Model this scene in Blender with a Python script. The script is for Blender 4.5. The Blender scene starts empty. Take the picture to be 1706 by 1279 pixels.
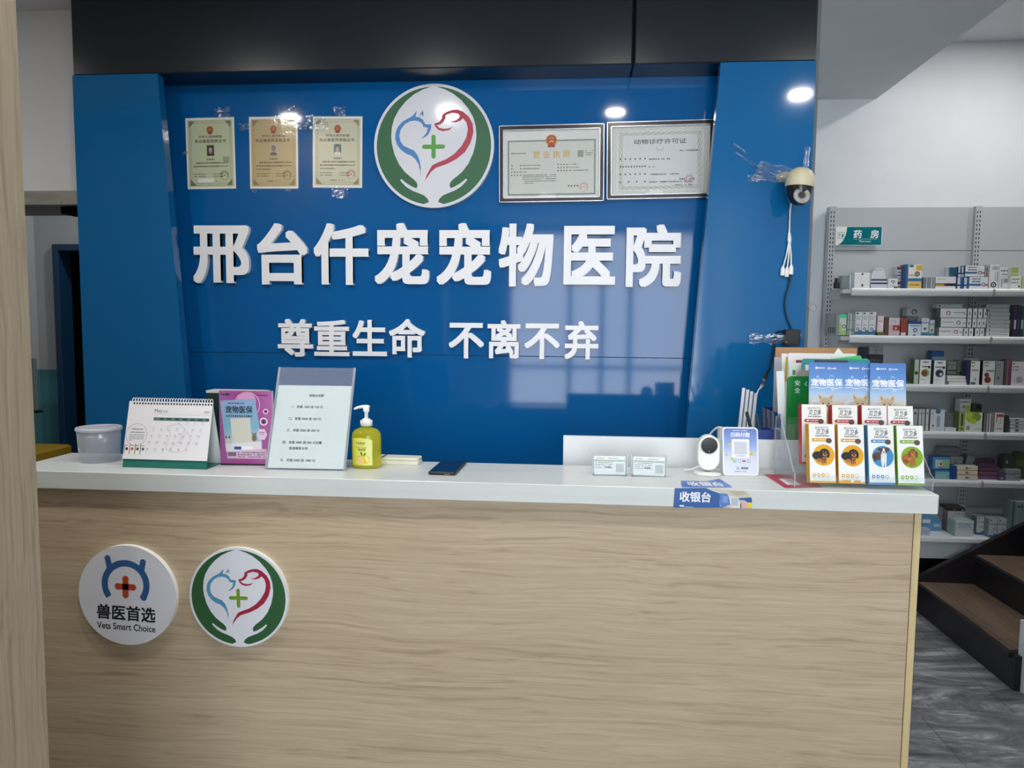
import bpy, math, random
from mathutils import Matrix, Vector
from math import sin, cos, pi, radians
random.seed(7)
SC = bpy.context.scene
COL = SC.collection

# ------------------------------------------------------------------ camera
def cam_axes(yaw, pitch, roll):
    cy, sy, cp, sp = cos(yaw), sin(yaw), cos(pitch), sin(pitch)
    f = Vector((-sy*cp, cy*cp, -sp)); r = Vector((cy, sy, 0)); u = r.cross(f)
    cr, sr = cos(roll), sin(roll)
    return r*cr + u*sr, u*cr - r*sr, f
CR, CU, CF = cam_axes(radians(4.6414), radians(4.5942), radians(0.54067))
EYE = Vector((0, 0, 1.563))
cam_d = bpy.data.cameras.new('camera'); cam = bpy.data.objects.new('camera', cam_d); COL.objects.link(cam)
cam.matrix_world = Matrix(((CR.x, CU.x, -CF.x, EYE.x), (CR.y, CU.y, -CF.y, EYE.y), (CR.z, CU.z, -CF.z, EYE.z), (0, 0, 0, 1)))
cam_d.sensor_width = 36; cam_d.lens = 1200/1706*36; cam_d.clip_start = 0.05
SC.camera = cam
def at(px, py, Y):                       # the point of the vertical plane Y seen at a photo pixel
    d = CF*1200 + CR*(px-853) + CU*(639.5-py)
    return EYE + d*(Y/d.y)
def atz(px, py, Z):
    d = CF*1200 + CR*(px-853) + CU*(639.5-py)
    return EYE + d*((Z-EYE.z)/d.z)

# ------------------------------------------------------------------ view, world, lamps
vs = SC.view_settings
vs.view_transform = 'Standard'; vs.look = 'None'; vs.gamma = 1; vs.use_curve_mapping = False; vs.exposure = -0.10
SC.cycles.max_bounces = 8; SC.cycles.transparent_max_bounces = 16
SC.cycles.sample_clamp_indirect = 6
w = bpy.data.worlds.new('world'); SC.world = w; w.use_nodes = True
bg = w.node_tree.nodes['Background']; bg.inputs['Color'].default_value = (0.90, 0.95, 1.0, 1); bg.inputs['Strength'].default_value = 10.5
CEIL = 2.94
LAMPS = [(-1.88, 1.42), (-0.81, 1.42), (0.26, 1.42), (1.32, 1.42), (2.35, 3.80), (3.3, 3.80), (-2.6, 4.5), (-3.0, 1.9)]  # last pair unseen, made up to brighten the passage and left wall
LW_ = [13, 12, 11, 11, 12, 10, 9, 3]

# ------------------------------------------------------------------ materials
def lin(h):
    h = h.lstrip('#'); v = [int(h[i:i+2], 16)/255 for i in (0, 2, 4)]
    return tuple(x/12.92 if x <= 0.04045 else ((x+0.055)/1.055)**2.4 for x in v) + (1,)
def mat(name, hexc, rough=0.5, metal=0.0, spec=0.5, coat=0.0, var=0.0, vscale=(6, 6, 6), bump=0.0, bscale=(60, 60, 60), emit=0):
    m = bpy.data.materials.new(name); m.use_nodes = True
    nt = m.node_tree; b = nt.nodes['Principled BSDF']; c = lin(hexc)
    b.inputs['Base Color'].default_value = c; b.inputs['Roughness'].default_value = rough
    b.inputs['Metallic'].default_value = metal; b.inputs['Specular IOR Level'].default_value = spec
    b.inputs['Coat Weight'].default_value = coat; b.inputs['Coat Roughness'].default_value = 0.05
    if emit:
        b.inputs['Emission Color'].default_value = c; b.inputs['Emission Strength'].default_value = emit
    def noise(scale, detail):
        tc = nt.nodes.new('ShaderNodeTexCoord'); mp = nt.nodes.new('ShaderNodeMapping'); n = nt.nodes.new('ShaderNodeTexNoise')
        mp.inputs['Scale'].default_value = scale; n.inputs['Scale'].default_value = 1; n.inputs['Detail'].default_value = detail
        nt.links.new(tc.outputs['Object'], mp.inputs['Vector']); nt.links.new(mp.outputs['Vector'], n.inputs['Vector'])
        return n
    if var:
        n = noise(vscale, 5); r = nt.nodes.new('ShaderNodeValToRGB')
        r.color_ramp.elements[0].position = 0.3; r.color_ramp.elements[1].position = 0.7
        r.color_ramp.elements[0].color = tuple(x*(1-var) for x in c[:3]) + (1,)
        r.color_ramp.elements[1].color = tuple(min(1, x*(1+var)) for x in c[:3]) + (1,)
        nt.links.new(n.outputs['Fac'], r.inputs['Fac']); nt.links.new(r.outputs['Color'], b.inputs['Base Color'])
    if bump:
        n = noise(bscale, 3); bp = nt.nodes.new('ShaderNodeBump'); bp.inputs['Strength'].default_value = bump; bp.inputs['Distance'].default_value = 0.004
        nt.links.new(n.outputs['Fac'], bp.inputs['Height']); nt.links.new(bp.outputs['Normal'], b.inputs['Normal'])
    return m
def wood(name, dark, mid, light, along='X', rough=0.5, fine=70.0):
    m = bpy.data.materials.new(name); m.use_nodes = True; nt = m.node_tree; b = nt.nodes['Principled BSDF']
    N = nt.nodes.new; L = nt.links.new
    b.inputs['Roughness'].default_value = rough; b.inputs['Specular IOR Level'].default_value = 0.35
    tc = N('ShaderNodeTexCoord')
    warp = N('ShaderNodeTexNoise'); warp.inputs['Scale'].default_value = 1; warp.inputs['Detail'].default_value = 2
    def mp(s, src):
        q = N('ShaderNodeMapping')
        q.inputs['Scale'].default_value = {'X': (s[0], s[1], s[1]), 'Z': (s[1], s[1], s[0]), 'Y': (s[1], s[0], s[1])}[along]
        L(src, q.inputs['Vector']); return q.outputs[0]
    L(mp((2.2, 7), tc.outputs['Object']), warp.inputs['Vector'])
    sub = N('ShaderNodeVectorMath'); sub.operation = 'SUBTRACT'; sub.inputs[1].default_value = (.5, .5, .5); L(warp.outputs['Color'], sub.inputs[0])
    scl = N('ShaderNodeVectorMath'); scl.operation = 'SCALE'; scl.inputs['Scale'].default_value = 0.05; L(sub.outputs[0], scl.inputs[0])
    add = N('ShaderNodeVectorMath'); add.operation = 'ADD'; L(tc.outputs['Object'], add.inputs[0]); L(scl.outputs[0], add.inputs[1])
    big = N('ShaderNodeTexNoise'); big.inputs['Scale'].default_value = 1; big.inputs['Detail'].default_value = 2
    L(mp((0.5, 9), add.outputs[0]), big.inputs['Vector'])
    fi = N('ShaderNodeTexNoise'); fi.inputs['Scale'].default_value = 1; fi.inputs['Detail'].default_value = 4; fi.inputs['Roughness'].default_value = 0.6
    L(mp((1.6, fine), add.outputs[0]), fi.inputs['Vector'])
    f2 = N('ShaderNodeTexNoise'); f2.inputs['Scale'].default_value = 1; f2.inputs['Detail'].default_value = 2
    L(mp((5, fine*2.6), add.outputs[0]), f2.inputs['Vector'])
    a1 = N('ShaderNodeMath'); a1.operation = 'MULTIPLY_ADD'; a1.inputs[1].default_value = 0.35; L(f2.outputs['Fac'], a1.inputs[0])
    f3 = N('ShaderNodeMath'); f3.operation = 'MULTIPLY'; f3.inputs[1].default_value = 0.65; L(fi.outputs['Fac'], f3.inputs[0]); L(f3.outputs[0], a1.inputs[2])
    b2 = N('ShaderNodeMath'); b2.operation = 'MULTIPLY_ADD'; b2.inputs[1].default_value = 0.30; b2.inputs[2].default_value = -0.15; L(big.outputs['Fac'], b2.inputs[0])
    a2 = N('ShaderNodeMath'); a2.operation = 'ADD'; L(a1.outputs[0], a2.inputs[0]); L(b2.outputs[0], a2.inputs[1])
    r = N('ShaderNodeValToRGB'); e = r.color_ramp.elements
    e[0].position = 0.33; e[0].color = lin(dark); e[1].position = 0.66; e[1].color = lin(light)
    q = e.new(0.45); q.color = lin(mid)
    L(a2.outputs[0], r.inputs['Fac']); L(r.outputs['Color'], b.inputs['Base Color'])
    bp = N('ShaderNodeBump'); bp.inputs['Strength'].default_value = 0.12; bp.inputs['Distance'].default_value = 0.002
    L(a1.outputs[0], bp.inputs['Height']); L(bp.outputs['Normal'], b.inputs['Normal'])
    return m
def clear(name, tint='#ffffff', gloss=0.12, rough=0.03, body=0.0, bodycol='#ffffff', bump=0.0, bscale=80, rim=0.22):
    """thin clear plastic: mostly see-through, some mirror gloss, a little milky body"""
    m = bpy.data.materials.new(name); m.use_nodes = True; nt = m.node_tree; nt.nodes.clear(); N = nt.nodes.new; L = nt.links.new
    out = N('ShaderNodeOutputMaterial'); t = N('ShaderNodeBsdfTransparent'); t.inputs['Color'].default_value = lin(tint)
    g = N('ShaderNodeBsdfGlossy'); g.inputs['Roughness'].default_value = rough
    lw = N('ShaderNodeLayerWeight'); lw.inputs['Blend'].default_value = 0.35
    ma = N('ShaderNodeMath'); ma.operation = 'MULTIPLY_ADD'; ma.inputs[1].default_value = rim; ma.inputs[2].default_value = gloss
    L(lw.outputs['Facing'], ma.inputs[0])
    d = N('ShaderNodeBsdfDiffuse'); d.inputs['Color'].default_value = lin(bodycol)
    tl = N('ShaderNodeBsdfTranslucent'); tl.inputs['Color'].default_value = lin(bodycol)
    dm = N('ShaderNodeMixShader'); dm.inputs[0].default_value = 0.5; L(d.outputs[0], dm.inputs[1]); L(tl.outputs[0], dm.inputs[2])
    m0 = N('ShaderNodeMixShader'); m0.inputs[0].default_value = body; L(t.outputs[0], m0.inputs[1]); L(dm.outputs[0], m0.inputs[2])
    m1 = N('ShaderNodeMixShader'); L(ma.outputs[0], m1.inputs[0]); L(m0.outputs[0], m1.inputs[1]); L(g.outputs[0], m1.inputs[2])
    L(m1.outputs[0], out.inputs[0])
    if bump:
        tc = N('ShaderNodeTexCoord'); n = N('ShaderNodeTexNoise'); n.inputs['Scale'].default_value = bscale; n.inputs['Detail'].default_value = 3
        L(tc.outputs['Object'], n.inputs['Vector'])
        bp = N('ShaderNodeBump'); bp.inputs['Strength'].default_value = bump; bp.inputs['Distance'].default_value = 0.01; L(n.outputs['Fac'], bp.inputs['Height']); L(bp.outputs[0], g.inputs['Normal'])
    return m
_ink = {}
def ink(h, rough=0.45):
    if (h, rough) not in _ink: _ink[(h, rough)] = mat('print_' + h.strip('#'), h, rough)
    return _ink[(h, rough)]
def ramp_mat(name, stops, axis='Z', lo=0, hi=1, rough=0.4):
    """a printed colour blend along one object axis"""
    m = bpy.data.materials.new(name); m.use_nodes = True; nt = m.node_tree; b = nt.nodes['Principled BSDF']; b.inputs['Roughness'].default_value = rough
    tc = nt.nodes.new('ShaderNodeTexCoord'); sp = nt.nodes.new('ShaderNodeSeparateXYZ'); mr = nt.nodes.new('ShaderNodeMapRange'); r = nt.nodes.new('ShaderNodeValToRGB')
    mr.inputs[1].default_value = lo; mr.inputs[2].default_value = hi
    nt.links.new(tc.outputs['Object'], sp.inputs[0]); nt.links.new(sp.outputs[axis], mr.inputs[0]); nt.links.new(mr.outputs[0], r.inputs[0]); nt.links.new(r.outputs[0], b.inputs['Base Color'])
    e = r.color_ramp.elements; e[0].position = stops[0][0]; e[0].color = lin(stops[0][1]); e[1].position = stops[-1][0]; e[1].color = lin(stops[-1][1])
    for p, c in stops[1:-1]: q = e.new(p); q.color = lin(c)
    return m
def stone_floor():
    m = bpy.data.materials.new('grey_slate_tile'); m.use_nodes = True; nt = m.node_tree; b = nt.nodes['Principled BSDF']; N = nt.nodes.new; L = nt.links.new
    tc = N('ShaderNodeTexCoord'); mp = N('ShaderNodeMapping'); mp.inputs['Scale'].default_value = (2.2, 7, 1); mp.inputs['Rotation'].default_value = (0, 0, 0.12); L(tc.outputs['Object'], mp.inputs[0])
    n = N('ShaderNodeTexNoise'); n.inputs['Scale'].default_value = 1.0; n.inputs['Detail'].default_value = 9; n.inputs['Roughness'].default_value = 0.68; n.inputs['Distortion'].default_value = 1.8; L(mp.outputs[0], n.inputs['Vector'])
    r = N('ShaderNodeValToRGB'); e = r.color_ramp.elements; e[0].position = 0.33; e[0].color = lin('#4a4b4d'); e[1].position = 0.72; e[1].color = lin('#d2d4d5'); q = e.new(0.52); q.color = lin('#7e8082'); L(n.outputs['Fac'], r.inputs[0])
    br = N('ShaderNodeTexBrick'); br.offset = 0.5; br.inputs['Scale'].default_value = 1; br.inputs['Brick Width'].default_value = 0.8; br.inputs['Row Height'].default_value = 0.8; br.inputs['Mortar Size'].default_value = 0.002
    br.inputs['Color1'].default_value = (1, 1, 1, 1); br.inputs['Color2'].default_value = (0.86, 0.86, 0.86, 1); br.inputs['Mortar'].default_value = (0.4, 0.4, 0.4, 1)
    m2 = N('ShaderNodeMapping'); m2.inputs['Location'].default_value = (0.16, 0.2, 0); L(tc.outputs['Object'], m2.inputs[0]); L(m2.outputs[0], br.inputs['Vector'])
    mx = N('ShaderNodeMixRGB'); mx.blend_type = 'MULTIPLY'; mx.inputs[0].default_value = 1; L(r.outputs[0], mx.inputs[1]); L(br.outputs['Color'], mx.inputs[2]); L(mx.outputs[0], b.inputs['Base Color'])
    b.inputs['Roughness'].default_value = 0.38
    return m

M = dict(
    blue=mat('glossy_blue_panel', '#085a9a', 0.06, spec=0.32, var=0.03, vscale=(1.5, 1.5, 1.5), bump=0.006, bscale=(5, 5, 3)),
    bluep=mat('blue_pilaster_panel', '#0d629c', 0.075, spec=0.45, var=0.03, vscale=(1.5, 1.5, 1.5), bump=0.012, bscale=(9, 9, 9)),
    black=mat('gloss_black_panel', '#131b24', 0.24, spec=0.6, var=0.08, bump=0.012, bscale=(260, 260, 260)),
    wall=mat('white_wall_paint', '#dfe3e8', 0.8, spec=0.2, var=0.02, bump=0.05, bscale=(50, 50, 50)),
    greyw=mat('grey_trim_paint', '#7d8284', 0.7, spec=0.2, var=0.02),
    ceil=mat('ceiling_paint', '#d6d9dc', 0.9, spec=0.1, var=0.015),
    wood=wood('light_oak_laminate', '#a6937a', '#b9a68b', '#c8b79c', 'X', 0.42, 85),
    woodv=wood('greige_oak_laminate', '#897b66', '#9a8c76', '#a69a84', 'Z', 0.5, 150),
    edge=mat('oak_edge_band', '#cdb98a', 0.5, var=0.12, vscale=(30, 30, 2)),
    slab=mat('white_stone_worktop', '#d3d8d6', 0.28, var=0.05, vscale=(2, 25, 25)),
    steel=mat('brushed_steel', '#b4b5ae', 0.45, 0.7, var=0.15, vscale=(6, 40, 40)),
    letter=mat('white_acrylic_letter', '#f2f4f8', 0.35),
    white=mat('white_plastic', '#f0f1ee', 0.35),
    shelfw=mat('white_shelf_steel', '#dde1e4', 0.35, spec=0.5),
    shelfg=mat('pale_grey_steel', '#b8bdc1', 0.4),
    slot=mat('slot_shadow', '#1b1e22', 0.8),
    dark=mat('painted_shade_black', '#050607', 0.9, spec=0.1),  # near-black that paints in the shade of doorway and gap
    navy=mat('navy_door_frame', '#1c4468', 0.35),
    teal=mat('teal_wainscot_paint', '#5f9ba6', 0.7, spec=0.2, var=0.03),
    passage=mat('passage_wall_paint', '#c9ced2', 0.8, spec=0.2, var=0.02),
    treadw=wood('walnut_tread', '#4a3e31', '#66564a', '#7d6c5a', 'Y', 0.35, 40),
    stairb=mat('black_stair_metal', '#1d1a1f', 0.35, var=0.15),
    floor=stone_floor(),
    acrylic=clear('clear_acrylic', '#fcfeff', 0.02, 0.03, 0.03, '#f0f4f8'),
    acrylicedge=clear('acrylic_edge', '#f4f9fc', 0.15, 0.08, 0.5, '#f2f6fa'),
    tape=clear('clear_tape', '#fbfdff', 0.16, 0.12, 0.07, '#f2f6f8', 0.35, 60),
    frost=clear('frosted_plastic', '#fafcff', 0.03, 0.25, 0.24, '#fbfdff'),
    lid=clear('frosted_lid_plastic', '#eef2f5', 0.05, 0.3, 0.8, '#eef0f6'),
    black_p=mat('black_plastic', '#15181b', 0.4),
    signback=clear('scuffed_acrylic', '#f0f4fa', 0.05, 0.1, 0.22, '#c9d4ea'),
    paper=mat('white_paper', '#f2f5f4', 0.7, spec=0.2),
)
# ------------------------------------------------------------------ mesh builder
class MB:
    def __init__(s): s.v = []; s.f = []; s.mi = []; s.sm = []; s.mats = []; s.M = Matrix.Identity(4)
    def idx(s, m):
        if m not in s.mats: s.mats.append(m)
        return s.mats.index(m)
    def add(s, vs, fs, m, smooth=False):
        n = len(s.v); s.v += [tuple(s.M @ Vector(p)) for p in vs]; i = s.idx(m)
        for f in fs: s.f.append(tuple(n+k for k in f)); s.mi.append(i); s.sm.append(smooth)
        return s
    def box(s, x0, x1, y0, y1, z0, z1, m, ch=0.0):
        if ch <= 0:
            v = [(x, y, z) for z in (z0, z1) for y in (y0, y1) for x in (x0, x1)]
            return s.add(v, [(0, 2, 3, 1), (4, 5, 7, 6), (0, 1, 5, 4), (2, 6, 7, 3), (0, 4, 6, 2), (1, 3, 7, 5)], m)
        c = min(ch, (x1-x0)*.49, (y1-y0)*.49, (z1-z0)*.49)
        def ring(i, z): return [(x0+i+c, y0+i, z), (x1-i-c, y0+i, z), (x1-i, y0+i+c, z), (x1-i, y1-i-c, z), (x1-i-c, y1-i, z), (x0+i+c, y1-i, z), (x0+i, y1-i-c, z), (x0+i, y0+i+c, z)]
        v = ring(c*.5, z0) + ring(0, z0+c*.5) + ring(0, z1-c*.5) + ring(c*.5, z1)
        f = [tuple(range(7, -1, -1)), tuple(range(24, 32))]
        for k in range(3):
            for j in range(8): f.append((k*8+j, k*8+(j+1) % 8, k*8+8+(j+1) % 8, k*8+8+j))
        return s.add(v, f, m)
    def poly(s, pts, m, y=0.0):                       # flat shape in the local XZ plane, facing -Y
        a = sum(pts[i][0]*pts[(i+1) % len(pts)][1]-pts[(i+1) % len(pts)][0]*pts[i][1] for i in range(len(pts)))
        if a < 0: pts = pts[::-1]
        return s.add([(p[0], y, p[1]) for p in pts], [tuple(range(len(pts)))], m)
    def rect(s, x0, z0, x1, z1, m, y=0.0): return s.poly([(x0, z0), (x1, z0), (x1, z1), (x0, z1)], m, y)
    def disc(s, x, z, r, m, y=0.0, n=28, rz=None):
        rz = rz or r; return s.poly([(x+r*cos(2*pi*k/n), z+rz*sin(2*pi*k/n)) for k in range(n)], m, y)
    def ring(s, x, z, r0, r1, m, y=0.0, n=32, a0=0.0, a1=2*pi):
        full = abs(a1-a0-2*pi) < 1e-6; v = []; f = []
        for k in range(n+1):
            a = a0+(a1-a0)*k/n; v += [(x+r0*cos(a), y, z+r0*sin(a)), (x+r1*cos(a), y, z+r1*sin(a))]
        for k in range(n): f.append((2*k, 2*k+1, 2*k+3, 2*k+2))
        return s.add(v, f, m)
    def line(s, pts, wd, m, y=0.0):                   # printed line of constant width
        for a, b in zip(pts, pts[1:]):
            d = Vector((b[0]-a[0], b[1]-a[1]));
            if d.length < 1e-9: continue
            d.normalize(); n = Vector((-d.y, d.x))*wd/2; e = d*wd*.3
            s.poly([(a[0]-n.x-e.x, a[1]-n.y-e.y), (b[0]-n.x+e.x, b[1]-n.y+e.y), (b[0]+n.x+e.x, b[1]+n.y+e.y), (a[0]+n.x-e.x, a[1]+n.y-e.y)], m, y)
        return s
    def prism(s, pts, y0, y1, m, side=None):
        a = sum(pts[i][0]*pts[(i+1) % len(pts)][1]-pts[(i+1) % len(pts)][0]*pts[i][1] for i in range(len(pts)))
        if a < 0: pts = pts[::-1]
        n = len(pts); v = [(p[0], y0, p[1]) for p in pts] + [(p[0], y1, p[1]) for p in pts]
        s.add(v, [tuple(range(n)), tuple(range(2*n-1, n-1, -1))], m)
        return s.add(v, [(k, n+k, n+(k+1) % n, (k+1) % n) for k in range(n)], side or m)
    def lathe(s, prof, m, n=32, c=(0, 0, 0), smooth=True, sx=1, sy=1):
        v = []; f = []
        for r, z in prof:
            for k in range(n): a = 2*pi*k/n; v.append((c[0]+sx*r*cos(a), c[1]+sy*r*sin(a), c[2]+z))
        for j in range(len(prof)-1):
            for k in range(n): f.append((j*n+k, j*n+(k+1) % n, j*n+n+(k+1) % n, j*n+n+k))
        s.add(v, f, m, smooth)
        if prof[0][0] > 1e-5: s.add(v[:n], [tuple(range(n-1, -1, -1))], m)
        if prof[-1][0] > 1e-5: s.add(v[-n:], [tuple(range(n))], m)
        return s
    def tube(s, pts, r, m, n=10, taper=None):
        P = [Vector(p) for p in pts]; v = []; f = []; up = Vector((0, 0, 1))
        for i, p in enumerate(P):
            t = (P[min(i+1, len(P)-1)]-P[max(i-1, 0)]).normalized()
            a = t.cross(up if abs(t.z) < 0.95 else Vector((1, 0, 0))).normalized(); b = t.cross(a)
            rr = taper[i] if taper else r
            for k in range(n): v.append(tuple(p+(a*cos(2*pi*k/n)+b*sin(2*pi*k/n))*rr))
        for i in range(len(P)-1):
            for k in range(n): f.append((i*n+k, i*n+n+k, i*n+n+(k+1) % n, i*n+(k+1) % n))
        s.add(v, f, m, True); s.add(v[:n], [tuple(range(n))], m); s.add(v[-n:], [tuple(range(n-1, -1, -1))], m)
        return s
    def text(s, body, x, z, size, m, y=0.0, align='C', bold=0.0, width=None, slant=0.0):
        """printed lettering: centre or left at (x, z), z is the middle of the line; size is the em"""
        v, f, (x0, x1, z0, z1) = glyphs(body, bold)
        nb = max(1, len(v)//9) if bold else len(v); k = size; kx = (width/(x1-x0)) if width else size
        ox = x-(x0+x1)/2*kx if align == 'C' else x-x0*kx; oz = z-(z0+z1)/2*k
        return s.add([(ox+p[0]*kx+slant*(p[1]-z0)*k, y+(0.00002*(i//nb)), oz+p[1]*k) for i, p in enumerate(v)], f, m)
    def dashes(s, x0, x1, z, h, m, y=0.0, seed=1, fill=0.7):   # unreadable small print
        rnd = random.Random(seed); x = x0
        while x < x1-h*.3:
            wd = h*rnd.uniform(.6, .95); hh = h*rnd.uniform(.6, 1)
            if rnd.random() < fill+.2: s.rect(x, z-hh/2, min(x+wd, x1), z+hh/2, m, y)
            x += h*1.15
        return s
    def build(s, name, parent=None, loc=None, rot=None):
        me = bpy.data.meshes.new(name); me.from_pydata(s.v, [], s.f)
        for m in s.mats: me.materials.append(m)
        for p, i, q in zip(me.polygons, s.mi, s.sm): p.material_index = i; p.use_smooth = q
        me.update(); o = bpy.data.objects.new(name, me); COL.objects.link(o)
        if parent: o.parent = parent
        if loc is not None: o.location = loc
        if rot is not None: o.rotation_euler = rot
        return o
_gl = {}
def curve_mesh(body, bold=0.0, extrude=0.0, res=4):
    c = bpy.data.curves.new('lettering', 'FONT'); c.body = body; c.size = 1; c.resolution_u = res; c.extrude = extrude
    if extrude == 0: c.fill_mode = 'FRONT'
    o = bpy.data.objects.new('lettering', c); COL.objects.link(o)
    dg = bpy.context.evaluated_depsgraph_get(); e = o.evaluated_get(dg); me = e.to_mesh()
    v = [tuple(p.co) for p in me.vertices]; f = [tuple(p.vertices) for p in me.polygons]; e.to_mesh_clear()
    bpy.data.objects.remove(o); bpy.data.curves.remove(c)
    if bold:                                           # heavier weight: the glyph repeated around itself, each a hair behind
        V = []; F = []; k = 0.7
        for i, (dx, dz) in enumerate(((0, 0), (1, 0), (-1, 0), (0, 1), (0, -1), (1, 1), (-1, 1), (1, -1), (-1, -1))):
            n = len(V); V += [(p[0]+dx*bold, p[1]+dz*bold, p[2]*(1-0.004*i)) for p in v]; F += [tuple(n+q for q in g) for g in f]
        return V, F
    return v, f
def glyphs(body, bold=0.0):
    if (body, bold) not in _gl:
        v, f = curve_mesh(body, bold, 0, 3)
        xs = [p[0] for p in v]; zs = [p[1] for p in v]
        _gl[(body, bold)] = (v, f, (min(xs), max(xs), min(zs), max(zs)))
    return _gl[(body, bold)]
def tag(o, label, cat, group=None):
    o['label'] = label; o['category'] = cat
    if group: o['group'] = group
    return o
def thing(name, label, cat, loc=(0, 0, 0), rot=(0, 0, 0), group=None):
    o = bpy.data.objects.new(name, None); o.empty_display_size = 0.05; COL.objects.link(o)
    o.location = loc; o.rotation_euler = rot
    return tag(o, label, cat, group)
def struct(name, mb, parent=None):
    o = mb.build(name, parent)
    if not parent: o['kind'] = 'structure'
    return o
def spline(pts, n=8):                                  # Catmull-Rom through points
    P = [Vector(p) for p in pts]; out = []
    for i in range(len(P)-1):
        a, b, c, d = P[max(i-1, 0)], P[i], P[i+1], P[min(i+2, len(P)-1)]
        for k in range(n):
            t = k/n; out.append(0.5*((2*b)+(c-a)*t+(2*a-5*b+4*c-d)*t*t+(3*b-a-3*c+d)*t*t*t))
    return out+[P[-1]]
def smooth2(pts, n=5, closed=False):
    if closed:
        P = pts+pts[:3]; o = spline([(p[0], p[1], 0) for p in [pts[-1]]+P], n)
        o = o[n:n*(len(pts)+1)]
    else: o = spline([(p[0], p[1], 0) for p in pts], n)
    return [(p.x, p.y) for p in o]
# ------------------------------------------------------------------ the setting
struct('floor', MB().box(-6, 4.2, -5, 6.2, -0.1, 0, M['floor']))
cl = MB(); cl.box(-6, 1.80, -5, 6.2, CEIL, CEIL+0.36, M['ceil']); cl.box(1.80, 4.2, -5, 6.2, 3.26, 3.36, M['ceil'])
struct('ceiling', cl)
struct('wall_back', MB().box(0.99, 4.2, 4.60, 4.75, 0, 3.26, M['wall']))
struct('wall_right', MB().box(4.2, 4.35, -5, 4.75, 0, 3.3, M['wall']))
wc = MB(); wc.box(-2.10, 0.99, 3.12, 3.28, 0, CEIL, M['greyw'])
struct('wall_center', wc)
wl = MB(); wl.box(-4.2, -2.10, 3.14, 3.26, 2.15, CEIL, M['wall'])
struct('wall_left', wl)
tr = MB(); tr.box(-4.2, -2.10, 3.115, 3.26, 2.088, 2.15, M['steel'], 0.003)
t4 = struct('trim_4', tr)
MB().box(-2.33, -2.10, 3.16, 3.26, 2.055, 2.088, M['dark']).build('gap_shade_bar', t4); MB().box(-4.0, -2.33, 3.18, 3.24, 2.058, 2.088, M['greyw']).build('door_track', t4)  # black bar stands in for the shaded gap under the steel
MB().lathe([(0.004, 0), (0.004, 0.003), (0.002, 0.005)], M['steel'], 10).build('screw', t4, (-2.29, 3.114, 2.10), (radians(90), 0, 0))
# passage beyond the opening
pw = MB(); pw.box(-4.05, -3.90, 3.26, 5.0, 1.215, CEIL, M['passage']); pw.box(-4.05, -3.90, 3.26, 5.0, 0, 1.215, M['teal']); struct('wall_passage_left', pw)
pb = MB(); pb.box(-3.90, -3.74, 5.0, 5.12, 1.212, CEIL, M['passage']); pb.box(-3.90, -3.74, 5.0, 5.12, 0, 1.212, M['teal'])
pb.box(-3.74, -2.80, 5.0, 5.12, 2.12, CEIL, M['passage']); pb.box(-2.80, -2.0, 5.0, 5.12, 0, CEIL, M['passage']); struct('wall_passage_back', pb)
struct('wall_passage_right', MB().box(-2.12, -2.0, 3.28, 5.0, 0, CEIL, M['passage']))
dr = MB(); dr.box(-3.74, -3.695, 4.96, 5.10, 0, 2.12, M['navy'], 0.004); dr.box(-2.845, -2.80, 4.96, 5.10, 0, 2.12, M['navy'], 0.004); dr.box(-3.695, -2.845, 4.96, 5.10, 2.075, 2.12, M['navy'], 0.004)
d1 = struct('door_1', dr)
MB().box(-3.695, -2.845, 5.60, 5.65, 0, 2.1, M['dark']).build('doorway_shade_sheet', d1)  # dark sheet painted in for the unlit depth of the open door
struct('wall_room_behind', MB().box(-3.80, -3.705, 5.12, 5.7, 0, 2.2, M['dark']).box(-2.84, -2.7, 5.12, 5.7, 0, 2.2, M['dark']).box(-3.8, -2.7, 5.12, 5.7, 2.08, 2.2, M['dark']).box(-3.8, -2.7, 5.65, 5.7, 0, 2.2, M['dark']))  # walls coloured near-black to paint the room's darkness
struct('wall_far', MB().box(-6, 0.99, 5.7, 5.8, 0, CEIL, M['passage']))
struct('wall_light_block', MB().box(1.82, 1.92, -3.78, 2.60, 0, 3.3, M['wall']))  # unseen wall added to keep window light off the shelf area
# wood-clad jamb close to the camera on the left
jb = MB(); jb.box(-4.2, -0.900, 1.00, 1.14, 0, CEIL, M['woodv'], 0.004); struct('wall_entry', jb)
struct('wall_side', MB().box(-4.35, -4.2, -5, 3.26, 0, CEIL, M['wall']))
# shop front behind the camera: posts, sills and glass
sf = MB()
for x in (-0.86, -0.02, 0.42, 0.80, 1.70): sf.box(x-0.03, x+0.03, -3.86, -3.78, 0.35, 2.86, M['greyw'])
sf.box(-0.89, 1.73, -3.86, -3.78, 0, 0.35, M['greyw']); sf.box(-0.89, 1.73, -3.86, -3.78, 2.86, 3.26, M['greyw']); sf.box(-0.83, 1.67, -3.85, -3.79, 0.98, 1.03, M['greyw'])
wn = struct('window_1', sf)
struct('wall_front', MB().box(-4.35, -0.89, -3.9, -3.78, 0, CEIL, M['wall']).box(1.73, 4.35, -3.9, -3.78, 0, 3.3, M['wall']))
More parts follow.
